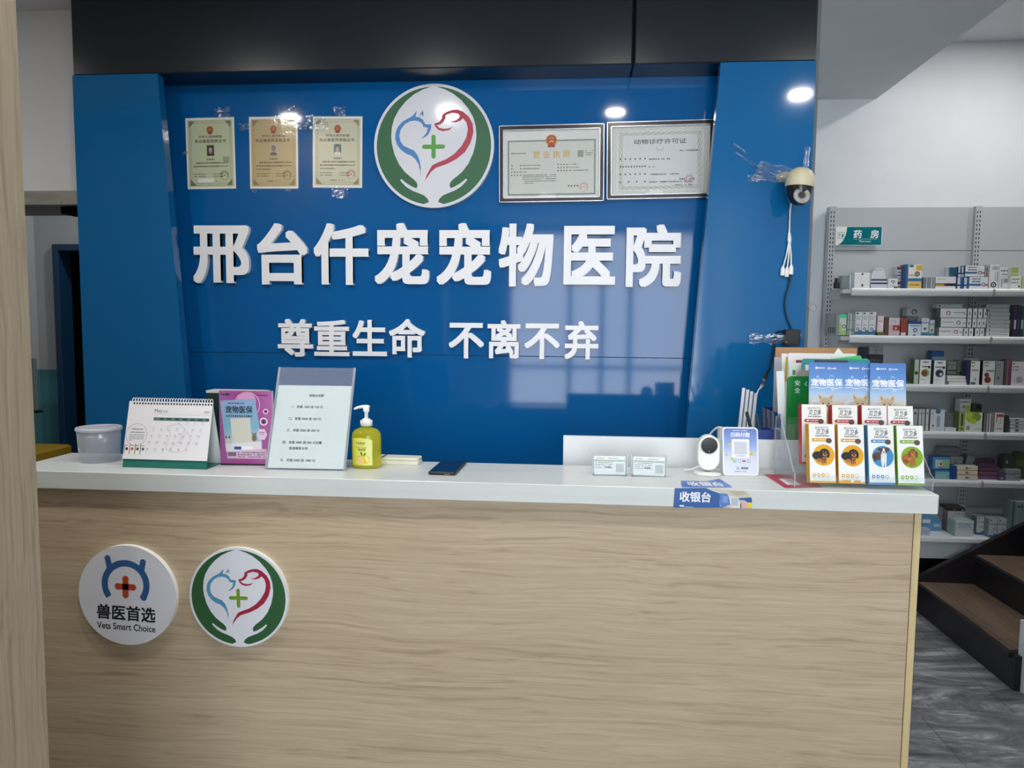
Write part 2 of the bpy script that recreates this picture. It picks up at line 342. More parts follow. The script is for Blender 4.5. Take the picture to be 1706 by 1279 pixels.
# blue sign wall
struct('trim_1', MB().prism([(-2.10, 0), (-1.558, 0), (-1.728, 2.593), (-2.10, 2.593)], 2.95, 2.995, M['bluep']).prism([(-2.08, 0), (-1.63, 0), (-1.79, 2.593), (-2.08, 2.593)], 2.995, 3.12, M['bluep']))
struct('trim_2', MB().prism([(0.402, 0), (0.925, 0), (0.925, 2.593), (0.564, 2.593)], 2.95, 2.995, M['bluep']).prism([(0.47, 0), (0.90, 0), (0.90, 2.593), (0.63, 2.593)], 2.995, 3.12, M['bluep']))
hd = MB(); hd.box(-2.10, 0.226, 2.95, 3.12, 2.593, CEIL, M['black'], 0.008); hd.box(0.228, 0.925, 2.95, 3.12, 2.593, CEIL, M['black'], 0.008); struct('trim_3', hd)
bw = MB(); bw.box(-1.80, 0.65, 3.10, 3.12, 0, 1.433, M['blue'], 0.0015); bw.box(-1.80, 0.65, 3.10, 3.12, 1.435, 2.593, M['blue'], 0.0015); struct('wall_sign', bw)
# ceiling downlights; the passage and far-left ones are added to brighten walls
for i, (x, y) in enumerate(LAMPS):
    z = CEIL if x < 1.8 else 3.26
    t = thing('ceiling_downlight', 'round ceiling downlight above the photo frame, in a set partly added to brighten walls', 'ceiling light', (x, y, z), group='recessed ceiling downlights')
    MB().lathe([(0.062, -0.002), (0.075, -0.004), (0.075, 0.0)], M['white'], 24).build('trim_ring', t)
    MB().lathe([(0.0001, -0.0045), (0.058, -0.0045)], mat('lamp_lens', '#fff6ea', 0.4, emit=3), 24).build('lens', t)
    ld = bpy.data.lights.new('downlight_beam', 'AREA'); ld.shape = 'DISK'; ld.size = 0.11; ld.energy = LW_[i]; ld.color = (1, 0.965, 0.92); ld.spread = pi
    lo = bpy.data.objects.new('downlight_beam', ld); COL.objects.link(lo); lo.parent = t; lo.location = (0, 0, -0.006)
# ------------------------------------------------------------------ lettering on the sign wall
def letter(ch, box, label, group, bold, depth=0.022):
    yf = 3.10-depth
    a = at(box[0], box[3], yf); b = at(box[2], box[1], yf)
    v, f = curve_mesh(ch, bold, 0.5, 6)
    xs = [p[0] for p in v]; zs = [p[1] for p in v]; x0, x1, z0, z1 = min(xs), max(xs), min(zs), max(zs)
    W_, H_ = b.x-a.x, b.z-a.z
    m = MB(); m.add([((p[0]-x0)/(x1-x0)*W_-W_/2, -depth*(0.5+p[2]), (p[1]-z0)/(z1-z0)*H_) for p in v], f, M['letter'])
    o = m.build('sign_character', None, ((a.x+b.x)/2, 3.10, a.z)); tag(o, label, 'sign letter', group)
G1 = 'large white raised characters'; G2 = 'small white raised characters'
for ch, bx, lb in (('邢', (322, 375, 414.5, 471.5), 'large white raised character 邢, at the left end of the upper row on blue'),
                   ('台', (429, 371.5, 511.5, 473.5), 'large white raised character 台, second in the upper row on blue'),
                   ('仟', (523, 371.5, 613.5, 474), 'large white raised character 仟 on blue, between 台 and the first 宠'),
                   ('宠', (624, 371, 715, 473), 'large white raised character 宠 under the round logo, right after 仟'),
                   ('宠', (727, 371, 818.5, 474), 'large white raised character 宠 just left of 物, second of the pair'),
                   ('物', (830, 372, 922.5, 477), 'large white raised character 物 on blue, left of 医'),
                   ('医', (938.5, 376, 1026.5, 474), 'large white raised character 医 on blue, second from the right end'),
                   ('院', (1042, 373.5, 1137, 478), 'large white raised character 院, at the right end of the upper row')):
    letter(ch, bx, lb, G1, 0.028)
for ch, bx, lb in (('尊', (463, 531.5, 521, 593.5), 'small white raised character 尊, at the left end of the lower row'),
                   ('重', (523.5, 533, 581.5, 592.5), 'small white raised character 重 in the lower row, after 尊'),
                   ('生', (587.5, 533, 644.5, 592.5), 'small white raised character 生 in the lower row, between 重 and 命'),
                   ('命', (648, 531.5, 708, 595), 'small white raised character 命, last before the gap in the lower row'),
                   ('不', (747.5, 538, 806, 596.5), 'small white raised character 不 just right of the gap, before 离'),
                   ('离', (812, 533.5, 867.5, 596.5), 'small white raised character 离 between the two 不'),
                   ('不', (873.5, 539, 933, 597.5), 'small white raised character 不 between 离 and 弃'),
                   ('弃', (940, 535, 997.5, 598), 'small white raised character 弃, at the right end of the lower row')):
    letter(ch, bx, lb, G2, 0.022, 0.018)
# ------------------------------------------------------------------ round logo boards
GREEN, CATB, DOGR, LIME = ink('#1f5f3a'), ink('#3f7fbf'), ink('#b0304a'), ink('#4f9d3c')
def cat_dog_logo(mb, R, y, dy=0.0004, cols=None):
    g, cb, drd, lm = cols or (GREEN, CATB, DOGR, LIME)
    k = R/505.0
    T = lambda pts: [((x-632)*k, (628-z)*k) for x, z in pts]
    arc = [(632+482*cos(radians(a)), 628-482*sin(radians(a))) for a in range(92, 266, 6)]
    hand = arc + [(594, 1085), (580, 1055), (550, 1030), (500, 1010), (450, 990), (400, 960), (365, 925), (348, 903), (358, 895), (400, 928), (450, 958), (488, 973),
                  (497, 950), (490, 925), (465, 898), (430, 872), (390, 838), (340, 775), (300, 690), (280, 610), (273, 550), (280, 470), (300, 400), (340, 330), (400, 260), (470, 205), (540, 170)]
    mb.poly(T(hand), g, y-dy); mb.poly(T([(1264-x, z) for x, z in hand]), g, y-dy)
    mb.poly(T([(520, 880), (518, 830), (505, 775), (480, 735), (445, 705), (400, 688), (355, 655), (322, 612), (307, 565), (312, 510), (332, 465), (372, 425), (415, 402), (445, 388), (470, 365), (489, 339), (486, 365), (480, 388),
               (512, 392), (542, 412), (562, 450), (614, 452), (609, 490), (590, 530), (562, 553), (523, 566), (553, 543), (574, 518), (586, 478), (545, 470), (538, 446), (508, 425), (470, 418), (430, 425), (388, 448), (355, 490), (343, 540), (352, 585), (378, 622), (420, 642), (466, 662), (496, 700), (514, 745), (524, 800)]), cb, y-dy)
    mb.poly(T([(503, 386), (528, 357), (540, 335), (548, 362), (543, 391), (533, 368)]), cb, y-dy)
    mb.poly(T([(705, 372), (735, 376), (734, 398), (718, 430), (690, 452), (660, 460), (680, 480), (720, 490), (760, 485), (798, 472), (760, 500), (710, 508), (670, 495), (650, 475), (637, 445), (680, 432), (700, 405)]), drd, y-dy)
    mb.poly(T([(706, 371), (745, 348), (790, 336), (830, 333), (880, 353), (930, 398), (960, 455), (966, 520), (942, 605), (895, 680), (825, 735), (745, 775), (650, 806), (608, 842), (557, 912), (578, 855), (620, 785), (660, 765), (740, 735), (810, 690), (868, 628), (908, 558), (920, 495), (908, 440), (878, 406), (858, 425), (815, 439), (765, 432), (812, 424), (842, 406), (852, 388), (838, 370), (790, 362), (737, 378)]), drd, y-2*dy)
    for a in (0, 1):
        L, t = 98, 18
        p = [(632+x, 633+z) for x, z in ([(-L+t, -t), (L-t, -t), (L-5, -t+6), (L, 0), (L-5, t-6), (L-t, t), (-L+t, t), (-L+5, t-6), (-L, 0), (-L+5, -t+6)] if a == 0 else [(-t, -L+t), (-t+6, -L+5), (0, -L), (t-6, -L+5), (t, -L+t), (t, L-t), (t-6, L-5), (0, L), (-t+6, L-5), (-t, L-t)])]
        mb.poly(T(p), lm, y-dy*(1+a))
def round_board(mb, R, depth, m):
    pts = [(R*cos(2*pi*k/72), R*sin(2*pi*k/72)) for k in range(72)]
    mb.prism(pts, -depth, 0, m, M['white'])
facew = mat('sign_face_white', '#dfe2ea', 0.09, var=0.01)
mb = MB(); round_board(mb, 0.2565, 0.022, facew); cat_dog_logo(mb, 0.2565, -0.022)
tag(mb.build('logo_board', None, (-0.592, 3.10, 2.318)), 'large round cat, dog and green hands logo board high on the blue wall', 'sign')
mb = MB(); round_board(mb, 0.151, 0.014, facew); cat_dog_logo(mb, 0.151, -0.014, 0.0003, (ink('#2a5a34'), ink('#4f90b8'), ink('#a01c3c'), ink('#6f9a2a')))
tag(mb.build('logo_board', None, (-0.970, 2.018, 0.754), (0, radians(-1), 0)), 'small round logo board with cat, dog and green hands on the oak counter front', 'sign')
mb = MB(); round_board(mb, 0.153, 0.016, facew)
k = 0.153/512; T = lambda x, z: ((x-620)*k, (632-z)*k); BL, RD, BKt = ink('#2c5c92'), ink('#b5412c'), ink('#141a22')
cx, cz = T(605, 520)
mb.ring(cx, cz, 187*k, 252*k, BL, -0.0164, 40, radians(-38), radians(218))
for x, z in ((415, 625), (796, 640)): mb.disc(*T(x, z), 33*k, BL, -0.0165)
for a, b in (((416, 262), (436, 350)), ((787, 277), (772, 360))):
    mb.line([T(*a), T(*b)], 60*k, BL, -0.0166); mb.disc(*T(*a), 31*k, BL, -0.0167)
for a, b in (((525, 543), (685, 543)), ((605, 462), (605, 625))):
    mb.line([T(*a), T(*b)], 62*k, RD, -0.0165)
    for q in (a, b): mb.disc(*T(*q), 33*k, RD, -0.0166)
mb.text('兽医首选', *T(610, 815), 162*k, BKt, -0.0164, bold=0.022, width=620*k)
mb.text('Vets Smart Choice', *T(611, 958), 96*k, BKt, -0.0164, bold=0.012, width=616*k)
tag(mb.build('logo_board', None, (-1.315, 2.018, 0.747), (0, radians(2), 0)), 'small round white board with blue horned arc and red cross on the oak counter front', 'sign')

# ------------------------------------------------------------------ papers on the sign wall
def emblem(mb, x, z, r, y):
    mb.disc(x, z, r, ink('#b8892e'), y); mb.disc(x, z+r*.08, r*.80, ink('#a8322a'), y-.0002)
    mb.rect(x-r*.45, z-r*.32, x+r*.45, z-r*.12, ink('#c89a3a'), y-.0004); mb.rect(x-r*.3, z-r*.12, x+r*.3, z+r*.05, ink('#c89a3a'), y-.0004)
    for q in (-.4, -.2, 0, .2, .4): mb.disc(x+q*r, z+r*(.52-abs(q)*.5), r*.09, ink('#d8b04a'), y-.0004, 8)
    mb.rect(x-r*.62, z-r*1.15, x+r*.62, z-r*.7, ink('#9c2f28'), y-.0003)
def portrait(mb, x, z, w, h, bgc, skin, hair, shirt, y):
    mb.rect(x-w/2, z-h/2, x+w/2, z+h/2, ink(bgc), y)
    mb.poly([(x-w*.46, z-h*.5), (x-w*.4, z-h*.3), (x-w*.12, z-h*.2), (x+w*.12, z-h*.2), (x+w*.4, z-h*.3), (x+w*.46, z-h*.5)], ink(shirt), y-.0002)
    mb.rect(x-w*.1, z-h*.28, x+w*.1, z-h*.1, ink(skin), y-.0003)
    mb.disc(x, z+h*.12, w*.29, ink(hair), y-.0003, 20, h*.28); mb.disc(x, z+h*.05, w*.235, ink(skin), y-.0004, 20, h*.24)
    for q in (-1, 1): mb.disc(x+q*w*.1, z+h*.08, w*.035, ink('#1c1a1a'), y-.0005, 8)
    mb.rect(x-w*.07, z-h*.07, x+w*.07, z-h*.05, ink('#7a4a42'), y-.0005); mb.rect(x-w*.015, z-h*.02, x+w*.015, z+h*.06, ink('#8f6a58'), y-.0005)
def stamp(mb, x, z, r, c, y):
    mb.ring(x, z, r*.93, r, ink(c), y, 28); mb.ring(x, z, r*.62, r*.78, ink(c), y, 14, radians(-40), radians(220))
    pts = []
    for i in range(10): a = pi/2+i*pi/5; q = r*(.26 if i % 2 == 0 else .11); pts.append((x+q*cos(a), z+q*sin(a)))
    mb.poly(pts, ink(c), y)
def wall_cert(px, label, paper, line, title, photo, kind):
    (x0, y0), (x1, y1) = px[0], px[2]
    P = [at(q[0], q[1], 3.098) for q in px]; cxx = sum(p.x for p in P)/4; czz = sum(p.z for p in P)/4
    W_ = ((P[1]-P[0]).length+(P[2]-P[3]).length)/2; H_ = ((P[3]-P[0]).length+(P[2]-P[1]).length)/2
    tilt = math.atan2(P[1].z-P[0].z, P[1].x-P[0].x)
    t = thing('certificate', label, 'certificate', (cxx, 3.0985, czz), (0, -tilt, 0), 'laminated certificates')
    mb = MB(); mb.box(-W_/2, W_/2, -.0008, 0, -H_/2, H_/2, M['paper']); h = H_/2; wd = W_/2
    pc, lc = ink(paper, 0.55), ink(line); K = ink('#22261f')
    mb.rect(-wd*.93, -h*.94, wd*.93, h*.94, pc, -.001)
    for a in (.86, .80):
        for z in (-1, 1): mb.rect(-wd*a, z*h*(a+.045)-.0006, wd*a, z*h*(a+.045)+.0006, lc, -.0012); mb.rect(z*wd*a-.0006, -h*(a+.045), z*wd*a+.0006, h*(a+.045), lc, -.0012)
    for q in (-1, 1):
        for z in (-1, 1): mb.poly([(q*wd*.86, z*h*.9), (q*wd*.62, z*h*.9), (q*wd*.86, z*h*.72)], lc, -.0013)
    emblem(mb, 0, h*.66, wd*.145, -.0013)
    mb.text('中华人民共和国', 0, h*.47, h*.075, K, -.0013, bold=.012, width=wd*.95); mb.text(title, -wd*.03 if kind else 0, h*.345, h*.10, K, -.0013, bold=.012, width=wd*(1.42 if len(title) > 8 else 1.28))
    portrait(mb, -wd*.0, h*.08, wd*.30, h*.30, *photo, -.0014)
    mb.dashes(-wd*.16, wd*.16, -h*.17, h*.045, K, -.0013, 3)
    for i in range(2 if kind == 0 else 3): mb.dashes(-wd*(.6 if i == 0 else .72), wd*(.74 if i < 2 else -.1), -h*(.27+.095*i), h*.042, K, -.0013, 5+i, .85)
    for i in range(2):
        mb.dashes(-wd*.72, -wd*.2, -h*(.58+.07*i), h*.03, K, -.0013, 9+i); mb.dashes(wd*.1, wd*.5, -h*(.58+.07*i), h*.03, K, -.0013, 12+i)
    mb.dashes(-wd*.3, wd*.3, -h*.79, h*.03, K, -.0013, 15)
    stamp(mb, wd*.55, -h*.62, wd*.19, '#4a4a3c' if kind < 2 else '#b0504a', -.0014)
    if kind == 0: mb.rect(-wd*.55, -h*.82, wd*.1, -h*.70, ink('#eef0ea'), -.0015); mb.rect(wd*.5, -h*.25, wd*.76, -h*.09, ink('#9aa58a'), -.0013)
    mb.build('paper', t)
    lam = MB(); lam.box(-wd-.004, wd+.004, -.0024, -.0019, -h-.004, h+.004, M['laminate']); lam.build('laminate', t)
    rnd = random.Random(len(label))
    spots = {0: ((.55, 1.12, .30), (-1.02, 0, .12)), 1: ((-1.15, .72, .2), (.75, 1.06, .42), (1.2, .7, .2), (-.8, -1.06, .12), (.6, -1.06, .1)), 2: ((.05, 1.14, .25), (-.82, .80, .42), (.12, -1.14, .3))}[kind]
    for sx, sz, sc in spots: tp = MB(); crinkle(tp, sx*wd, sz*h, sc*.12, sc*.16, rnd, -.003); tp.build('tape', t)
M['laminate'] = clear('laminate_film', '#ffffff', 0.045, 0.07, 0.0, '#ffffff', 0.10, 18)
def crinkle(mb, x, z, w_, h_, rnd, y, n=7):            # a wrinkled scrap of clear tape
    g = [[(x+(i/n-.5)*w_*2+rnd.uniform(-.15, .15)*w_/n, y-rnd.uniform(0, .006), z+(j/n-.5)*h_+rnd.uniform(-.2, .2)*h_/n) for i in range(n+1)] for j in range(n+1)]
    v = [p for r in g for p in r]; f = []
    for j in range(n):
        for i in range(n):
            if (i in (0, n-1) or j in (0, n-1)) and rnd.random() < .35: continue
            a = j*(n+1)+i; f += [(a, a+1, a+n+2), (a, a+n+2, a+n+1)]
    mb.add(v, f, M['tape'])
wall_cert([(308, 197), (389, 195), (394, 314), (313.5, 315)], 'pale green laminated certificate, leftmost of the three on the blue wall', '#c9d3b0', '#6f7f5e', '执业兽医资格证书', ('#22403e', '#c8a890', '#0f1210', '#1c2422'), 0)
wall_cert([(414, 195), (496, 194), (496.5, 314), (418, 314)], 'tan laminated certificate, middle of the three on the blue wall', '#c4b184', '#8a7a4c', '执业兽医师资格证书', ('#b9b6ae', '#a58064', '#1a1614', '#2e3440'), 1)
wall_cert([(520.5, 194), (603, 194), (604, 313), (522.5, 312)], 'cream laminated certificate with blue photo and red seal, nearest the round logo', '#d3d3ba', '#8d8a6c', '执业兽医师资格证书', ('#3f7f98', '#d0a890', '#14120f', '#e6e6ea'), 2)

def framed(px, label, tilt_, draw, hook=None):
    P = [at(q[0], q[1], 3.082) for q in px]; a, c = P[0], P[2]
    cxx = sum(p.x for p in P)/4; czz = sum(p.z for p in P)/4
    W_ = ((P[1]-P[0]).length+(P[2]-P[3]).length)/2; H_ = ((P[3]-P[0]).length+(P[2]-P[1]).length)/2
    t = thing('framed_certificate', label, 'framed certificate', (cxx, 3.099, czz), (0, -tilt_, 0), 'framed licences on the blue wall')
    fr = MB(); w2, h2 = W_/2, H_/2; b = .0165
    fm, em = M['frame'], M['frameedge']
    for x0, x1, z0, z1 in ((-w2, w2, h2-b, h2), (-w2, w2, -h2, -h2+b), (-w2, -w2+b, -h2+b, h2-b), (w2-b, w2, -h2+b, h2-b)): fr.box(x0, x1, -.017, -.001, z0, z1, fm)
    for x0, x1, z0, z1 in ((-w2, w2, h2-.003, h2), (-w2, w2, -h2, -h2+.003), (-w2, -w2+.003, -h2, h2), (w2-.003, w2, -h2, h2)): fr.box(x0, x1, -.019, -.017, z0, z1, em)
    for x0, x1, z0, z1 in ((-w2+b, w2-b, h2-b-.0025, h2-b), (-w2+b, w2-b, -h2+b, -h2+b+.0025), (-w2+b, -w2+b+.0025, -h2+b, h2-b), (w2-b-.0025, w2-b, -h2+b, h2-b)): fr.box(x0, x1, -.0175, -.004, z0, z1, em)
    fr.build('frame', t)
    pg = MB(); pg.box(-w2+b, w2-b, -.005, -.002, -h2+b, h2-b, M['paper']); draw(pg, w2-b, h2-b); pg.build('licence_sheet', t)
    fl = MB(); rnd = random.Random(3); n = 12
    g = [(((i/n)*2-1)*(w2-b-.003), -.010-rnd.uniform(0, .0035), ((j/n)*2-1)*(h2-b-.003)) for j in range(n+1) for i in range(n+1)]
    fl.add(g, [(j*(n+1)+i, j*(n+1)+i+1, j*(n+1)+i+n+2, j*(n+1)+i+n+1) for j in range(n) for i in range(n)], M['film'], True); fl.build('plastic_sheet', t)
    if hook: MB().box(-.03, .03, -.006, -.001, h2-.002, h2+.017, M['acrylicedge'], .004).build('hanger', t, (hook, 0, 0))
M['frame'] = mat('dark_wood_frame', '#2a1c22', 0.25, var=.2, vscale=(40, 40, 40)); M['frameedge'] = mat('silver_frame_edge', '#c9ccd4', 0.25, 0.8)
M['film'] = clear('wavy_film', '#ffffff', 0.02, 0.06, 0.04, '#ffffff', 0.10, 10)
K2 = ink('#3a3d3c')
def lic(pg, w, h):
    y = -.0053; gr = ink('#7d8a80'); pg.rect(-w*.99, -h*.99, w*.99, h*.99, ink('#d5d9d5'), y)
    pg.rect(-w*.91, -h*.91, w*.91, h*.70, gr, y-.0003); pg.rect(-w*.875, -h*.86, w*.875, h*.655, ink('#c6cbc5'), y-.0006); y -= .0008
    emblem(pg, 0, h*.68, w*.12, y)
    for i, ch in enumerate('营业执照'): pg.text(ch, w*(-.31+.207*i), h*.28, h*.225, ink('#c9a13a', .3), y-.0002, bold=.014)
    pg.dashes(-w*.83, -w*.53, h*.32, h*.035, K2, y, 2); pg.rect(w*.54, h*.18, w*.66, h*.38, ink('#8b918c'), y)
    for i in range(3): pg.dashes(w*.69, w*.86, h*(.36-.06*i), h*.03, K2, y, 30+i)
    for i in range(4):
        for q in ((-.82, -.64) if i < 2 else (-.82, -.76, -.70, -.64)): pg.rect(w*(q-.012), h*(-.03-.095*i-.018), w*(q+.012), h*(-.03-.095*i+.018), K2, y)
        pg.dashes(-w*.60, w*(-.22, -.24, -.5, .1)[i], h*(-.03-.095*i), h*.034, K2, y, 40+i)
        if i == 3:
            for j in range(4): pg.dashes(-w*.60, w*(.1 if j < 3 else -.35), h*(-.37-.06*j), h*.03, K2, y, 60+j)
    for i in range(3):
        for q in (.14, .20, .26, .32): pg.rect(w*(q-.012), h*(-.02-.09*i-.018), w*(q+.012), h*(-.02-.09*i+.018), K2, y)
        pg.dashes(w*.36, w*(.52, .57, .77)[i], h*(-.02-.09*i), h*.034, K2, y, 50+i)
    for q in (.36, .42, .48, .54): pg.rect(w*(q-.015), -h*.67, w*(q+.015), -h*.625, K2, y)
    stamp(pg, w*.67, -h*.68, w*.095, '#c07a78', y-.0002)
def perm(pg, w, h):
    y = -.0053; gr = ink('#8f9a92'); g2 = ink('#b3bcb2'); pg.rect(-w*.99, -h*.99, w*.99, h*.99, ink('#d3d7d2'), y)
    for s_, m, a0 in ((.95, g2, 0), (.90, g2, 1.5), (.82, gr, 0), (.79, gr, 1.6), (.76, gr, 3.1)):   # guilloche border
        for q in (-1, 1):
            pg.line([(w*s_*(i/30-1), q*h*(s_-.01)+q*h*.016*sin(i*1.3+a0)) for i in range(0, 61, 1)], h*.012, m, y-.0003)
            pg.line([(q*w*(s_)+q*w*.010*sin(i*1.3+a0), h*s_*(i/22-1)) for i in range(0, 45, 1)], w*.009, m, y-.0003)
    pg.rect(-w*.72, -h*.70, w*.72, h*.70, ink('#ccd2d3'), y-.0005); y -= .0008
    pg.text('动物诊疗许可证', 0, h*.55, h*.155, ink('#34383a'), y, bold=.01, width=w*1.06)
    pg.ring(0, h*.40, h*.10, h*.115, gr, y, 20, radians(190), radians(350)); pg.dashes(w*.3, w*.8, h*.27, h*.04, K2, y, 5, .5)
    for i, nn in enumerate((6, 10, 6, 4)):
        for q in range(nn): pg.rect(-w*.80+w*.50*q/(nn-1)-w*.014, h*(.06-.22*i)-h*.022, -w*.80+w*.50*q/(nn-1)+w*.014, h*(.06-.22*i)+h*.022, K2, y)
        pg.dashes(-w*.22, w*(.25, -.1, .40, .65)[i], h*(.04-.22*i), h*.045, K2, y, 70+i)
    pg.dashes(w*.40, w*.70, -h*.55, h*.05, K2, y, 80); pg.dashes(w*.3, w*.68, -h*.72, h*.035, K2, y, 81, .5)
    stamp(pg, w*.60, -h*.56, w*.09, '#b8707a', y-.0002)
framed([(831, 209), (1006.5, 206), (1006.5, 335), (832, 337)], 'dark-framed business licence with red emblem and gold title, just right of the round logo', radians(.6), lic, .0)
framed([(1011, 203), (1190, 199), (1190, 329), (1011, 332)], 'dark-framed grey treatment permit, tucked behind the right blue pilaster', radians(.9), perm)
# ------------------------------------------------------------------ reception counter
CT = 1.12
ct = MB().box(-1.686, 0.996, 1.998, 2.292, 1.067, CT, M['slab'], 0.003)
tag(ct.build('countertop'), 'long white stone worktop on the oak reception counter', 'worktop')
t = thing('reception_counter', 'long reception counter with pale oak front panel and yellowish edge at the right end', 'counter', (0, 0, 0))
MB().box(-1.67, 0.942, 2.018, 2.05, 0, 1.067, M['wood'], 0.001).build('front_panel', t)
MB().box(0.944, 0.963, 2.018, 2.26, 0, 1.067, M['edge'], 0.001).build('end_panel', t)
MB().box(-1.67, -1.65, 2.05, 2.27, 0, 1.067, M['wood']).build('end_panel', t)
MB().box(-1.65, 0.944, 2.05, 2.27, 1.03, 1.067, M['wood']).build('support_rail', t)
t = thing('work_desk', 'white work desk behind the counter with a raised white back board', 'desk', (0, 2.3, 0))
MB().box(-1.65, 1.0, .0, .48, 0.74, 0.765, M['white'], 0.002).build('desk_top', t)
MB().box(-1.65, -1.63, .0, .48, 0, 0.74, M['white'], 0.002).build('leg_panel', t)
MB().box(0.98, 1.0, .0, .48, 0, 0.74, M['white'], 0.002).build('leg_panel', t)
t = MB().box(-0.02, 0.93, 2.335, 2.353, 0.765, 1.208, M['shelfw'], 0.002); tag(t.build('back_board'), 'white upright board rising behind the right half of the counter', 'board')
t = thing('desk_shelf', 'low white shelf hidden behind the white board, carrying router and files', 'shelf', (0, 2.36, .765))
MB().box(0.53, 1.02, 0, .36, .335, .353, M['shelfw'], 0.002).build('shelf_board', t)
for x in (.53, .967): MB().box(x, x+.018, 0, .36, 0, .335, M['shelfw'], 0.002).build('side_panel', t)

# frosted cup
t = thing('plastic_cup', 'empty frosted plastic tub at the left end of the white counter', 'tub', (-1.502, 2.172, CT))
MB().lathe([(.0001, .001), (.0565, .001), (.058, .004), (.0632, .100), (.0622, .100), (.057, .0055), (.0001, .003)], M['frost'], 48).build('body', t)
MB().lathe([(.0605, .101), (.0635, .099), (.0668, .101), (.067, .106), (.0645, .110), (.0575, .1085), (.0570, .105), (.0605, .104)], M['lid'], 48).build('rim', t)

# desk calendar
yaw = math.atan2(2.083-2.071, 1.368-1.094)
t = thing('desk_calendar', 'spiral-bound desk calendar open at May 2025 on a green base', 'calendar', (-1.233, 2.079, CT), (0, 0, -yaw*.4))
GN = mat('calendar_green_card', '#1f6f64', .5)
W2, Hc, lean = .135, .205, radians(14.5)
fr = MB(); fr.M = Matrix.Rotation(-lean, 4, 'X'); fr.box(-W2, W2, 0, .0022, 0, Hc, GN); fr.build('front_board', t)
bk = MB(); top = Vector((0, Hc*sin(lean), Hc*cos(lean))); dl = math.atan2(.100-top.y, top.z); L_ = math.hypot(.100-top.y, top.z)
bk.M = Matrix.Translation((0, .100, 0)) @ Matrix.Rotation(dl, 4, 'X'); bk.box(-W2, W2, -.0022, 0, 0, L_, GN); bk.rect(-W2, 0, W2, L_, M['paper'], -.0024); bk.build('back_board', t)
MB().box(-W2, W2, 0, .100, 0, .002, GN).build('base_flap', t)
pg = MB(); pg.M = Matrix.Rotation(-lean, 4, 'X'); z0 = .0255; pg.box(-W2-.001, W2+.001, -.004, -.0005, z0, Hc, mat('calendar_page', '#eeeef3', .6))
U = lambda px, pz: ((px-760)/1340*.276+0.0, Hc-(pz-170)/(1065-170)*(Hc-z0))   # crop measures
y = -.0043; GK, LG = ink('#5a6064'), ink('#b9bec6')
for i in range(28): pg.disc(*U(183+i*45.2, 205), .0030, ink('#23272d'), y, 10)
pg.text('May', *U(580, 322), .0155, GK, y); pg.text('五月', *U(690, 326), .0085, GK, y); pg.text('2025', *U(1345, 322), .0095, GK, y)
pg.rect(U(528, 372)[0], U(0, 372)[1], U(1390, 372)[0], U(0, 369)[1], LG, y); pg.rect(U(520, 0)[0], U(0, 465)[1], U(1392, 0)[0], U(0, 418)[1], ink('#2f5f58'), y)
for i, d_ in enumerate(('MON', 'TUE', 'WED', 'THU', 'FRI', 'SAT', 'SUN')): pg.text(d_, *U(580+123*i, 442), .0058, ink('#d8e2e0'), y-.0003)
day = 1
for r_ in range(5):
    for c_ in range(7):
        if r_ == 0 and c_ < 3 or day > 31: continue
        q = U(560+123*c_-22*r_, 488+104*r_); pg.text(str(day), q[0], q[1], .0072, GK, y); pg.dashes(q[0]-.004, q[0]+.004, q[1]-.0058, .002, LG, y, day); day += 1
dog = smooth2([(742, 575), (760, 545), (840, 530), (915, 508), (975, 540), (1025, 620), (985, 660), (930, 670), (975, 680), (990, 770), (1060, 650), (1090, 660), (1140, 760), (1095, 800), (1085, 870), (1020, 930), (850, 935), (840, 890), (890, 820), (985, 780)], 4)
pg.line([U(*p) for p in dog], .0008, ink('#a4a9b2'), y); pg.line([U(*p) for p in ((742, 575), (760, 610), (810, 650), (815, 700), (790, 760), (765, 890), (830, 930))], .0008, ink('#a4a9b2'), y)
pg.ring(*U(278, 690), .0335, .0342, GK, y, 40); pg.dashes(*[U(195, 0)[0], U(380, 0)[0]], U(0, 606)[1], .004, GK, y, 3, 1); pg.dashes(U(170, 0)[0], U(405, 0)[0], U(0, 655)[1], .0035, GK, y, 4, 1)
for i in range(5): pg.dashes(U(170, 0)[0], U(400 if i < 4 else 240, 0)[0], U(0, 690+22*i)[1], .0022, GK, y, 20+i)
for i, c_ in enumerate(('#8a7a5c', '#c04468', '#5a5e5a', '#3a4a66')):
    a = U(108+85*i, 990); b = U(185+85*i, 830); pg.rect(a[0], a[1], b[0], b[1], ink('#f4f4f2'), y); pg.rect(a[0], a[1], a[0]+.0022, b[1], ink(c_), y-.0002)
    pg.disc((a[0]+b[0])/2+.001, (a[1]+b[1])/2, .0046, ink(('#4a2e22', '#c86a80', '#7a5034', '#54688a')[i]), y-.0002, 14); pg.dashes(a[0]+.004, b[0]-.001, b[1]-.006, .003, GK, y-.0002, i)
pg.build('month_page', t)
sp = MB()
for i in range(30): x = -W2+.008+i*(2*W2-.016)/29; sp.tube([(x+.0015*sin(a*.5), top.y+.004+.0095*cos(a), top.z+.001+.0095*sin(a)) for a in [k*2*pi/10 for k in range(11)]], .0014, M['white'], 5)
sp.build('spiral_binding', t)

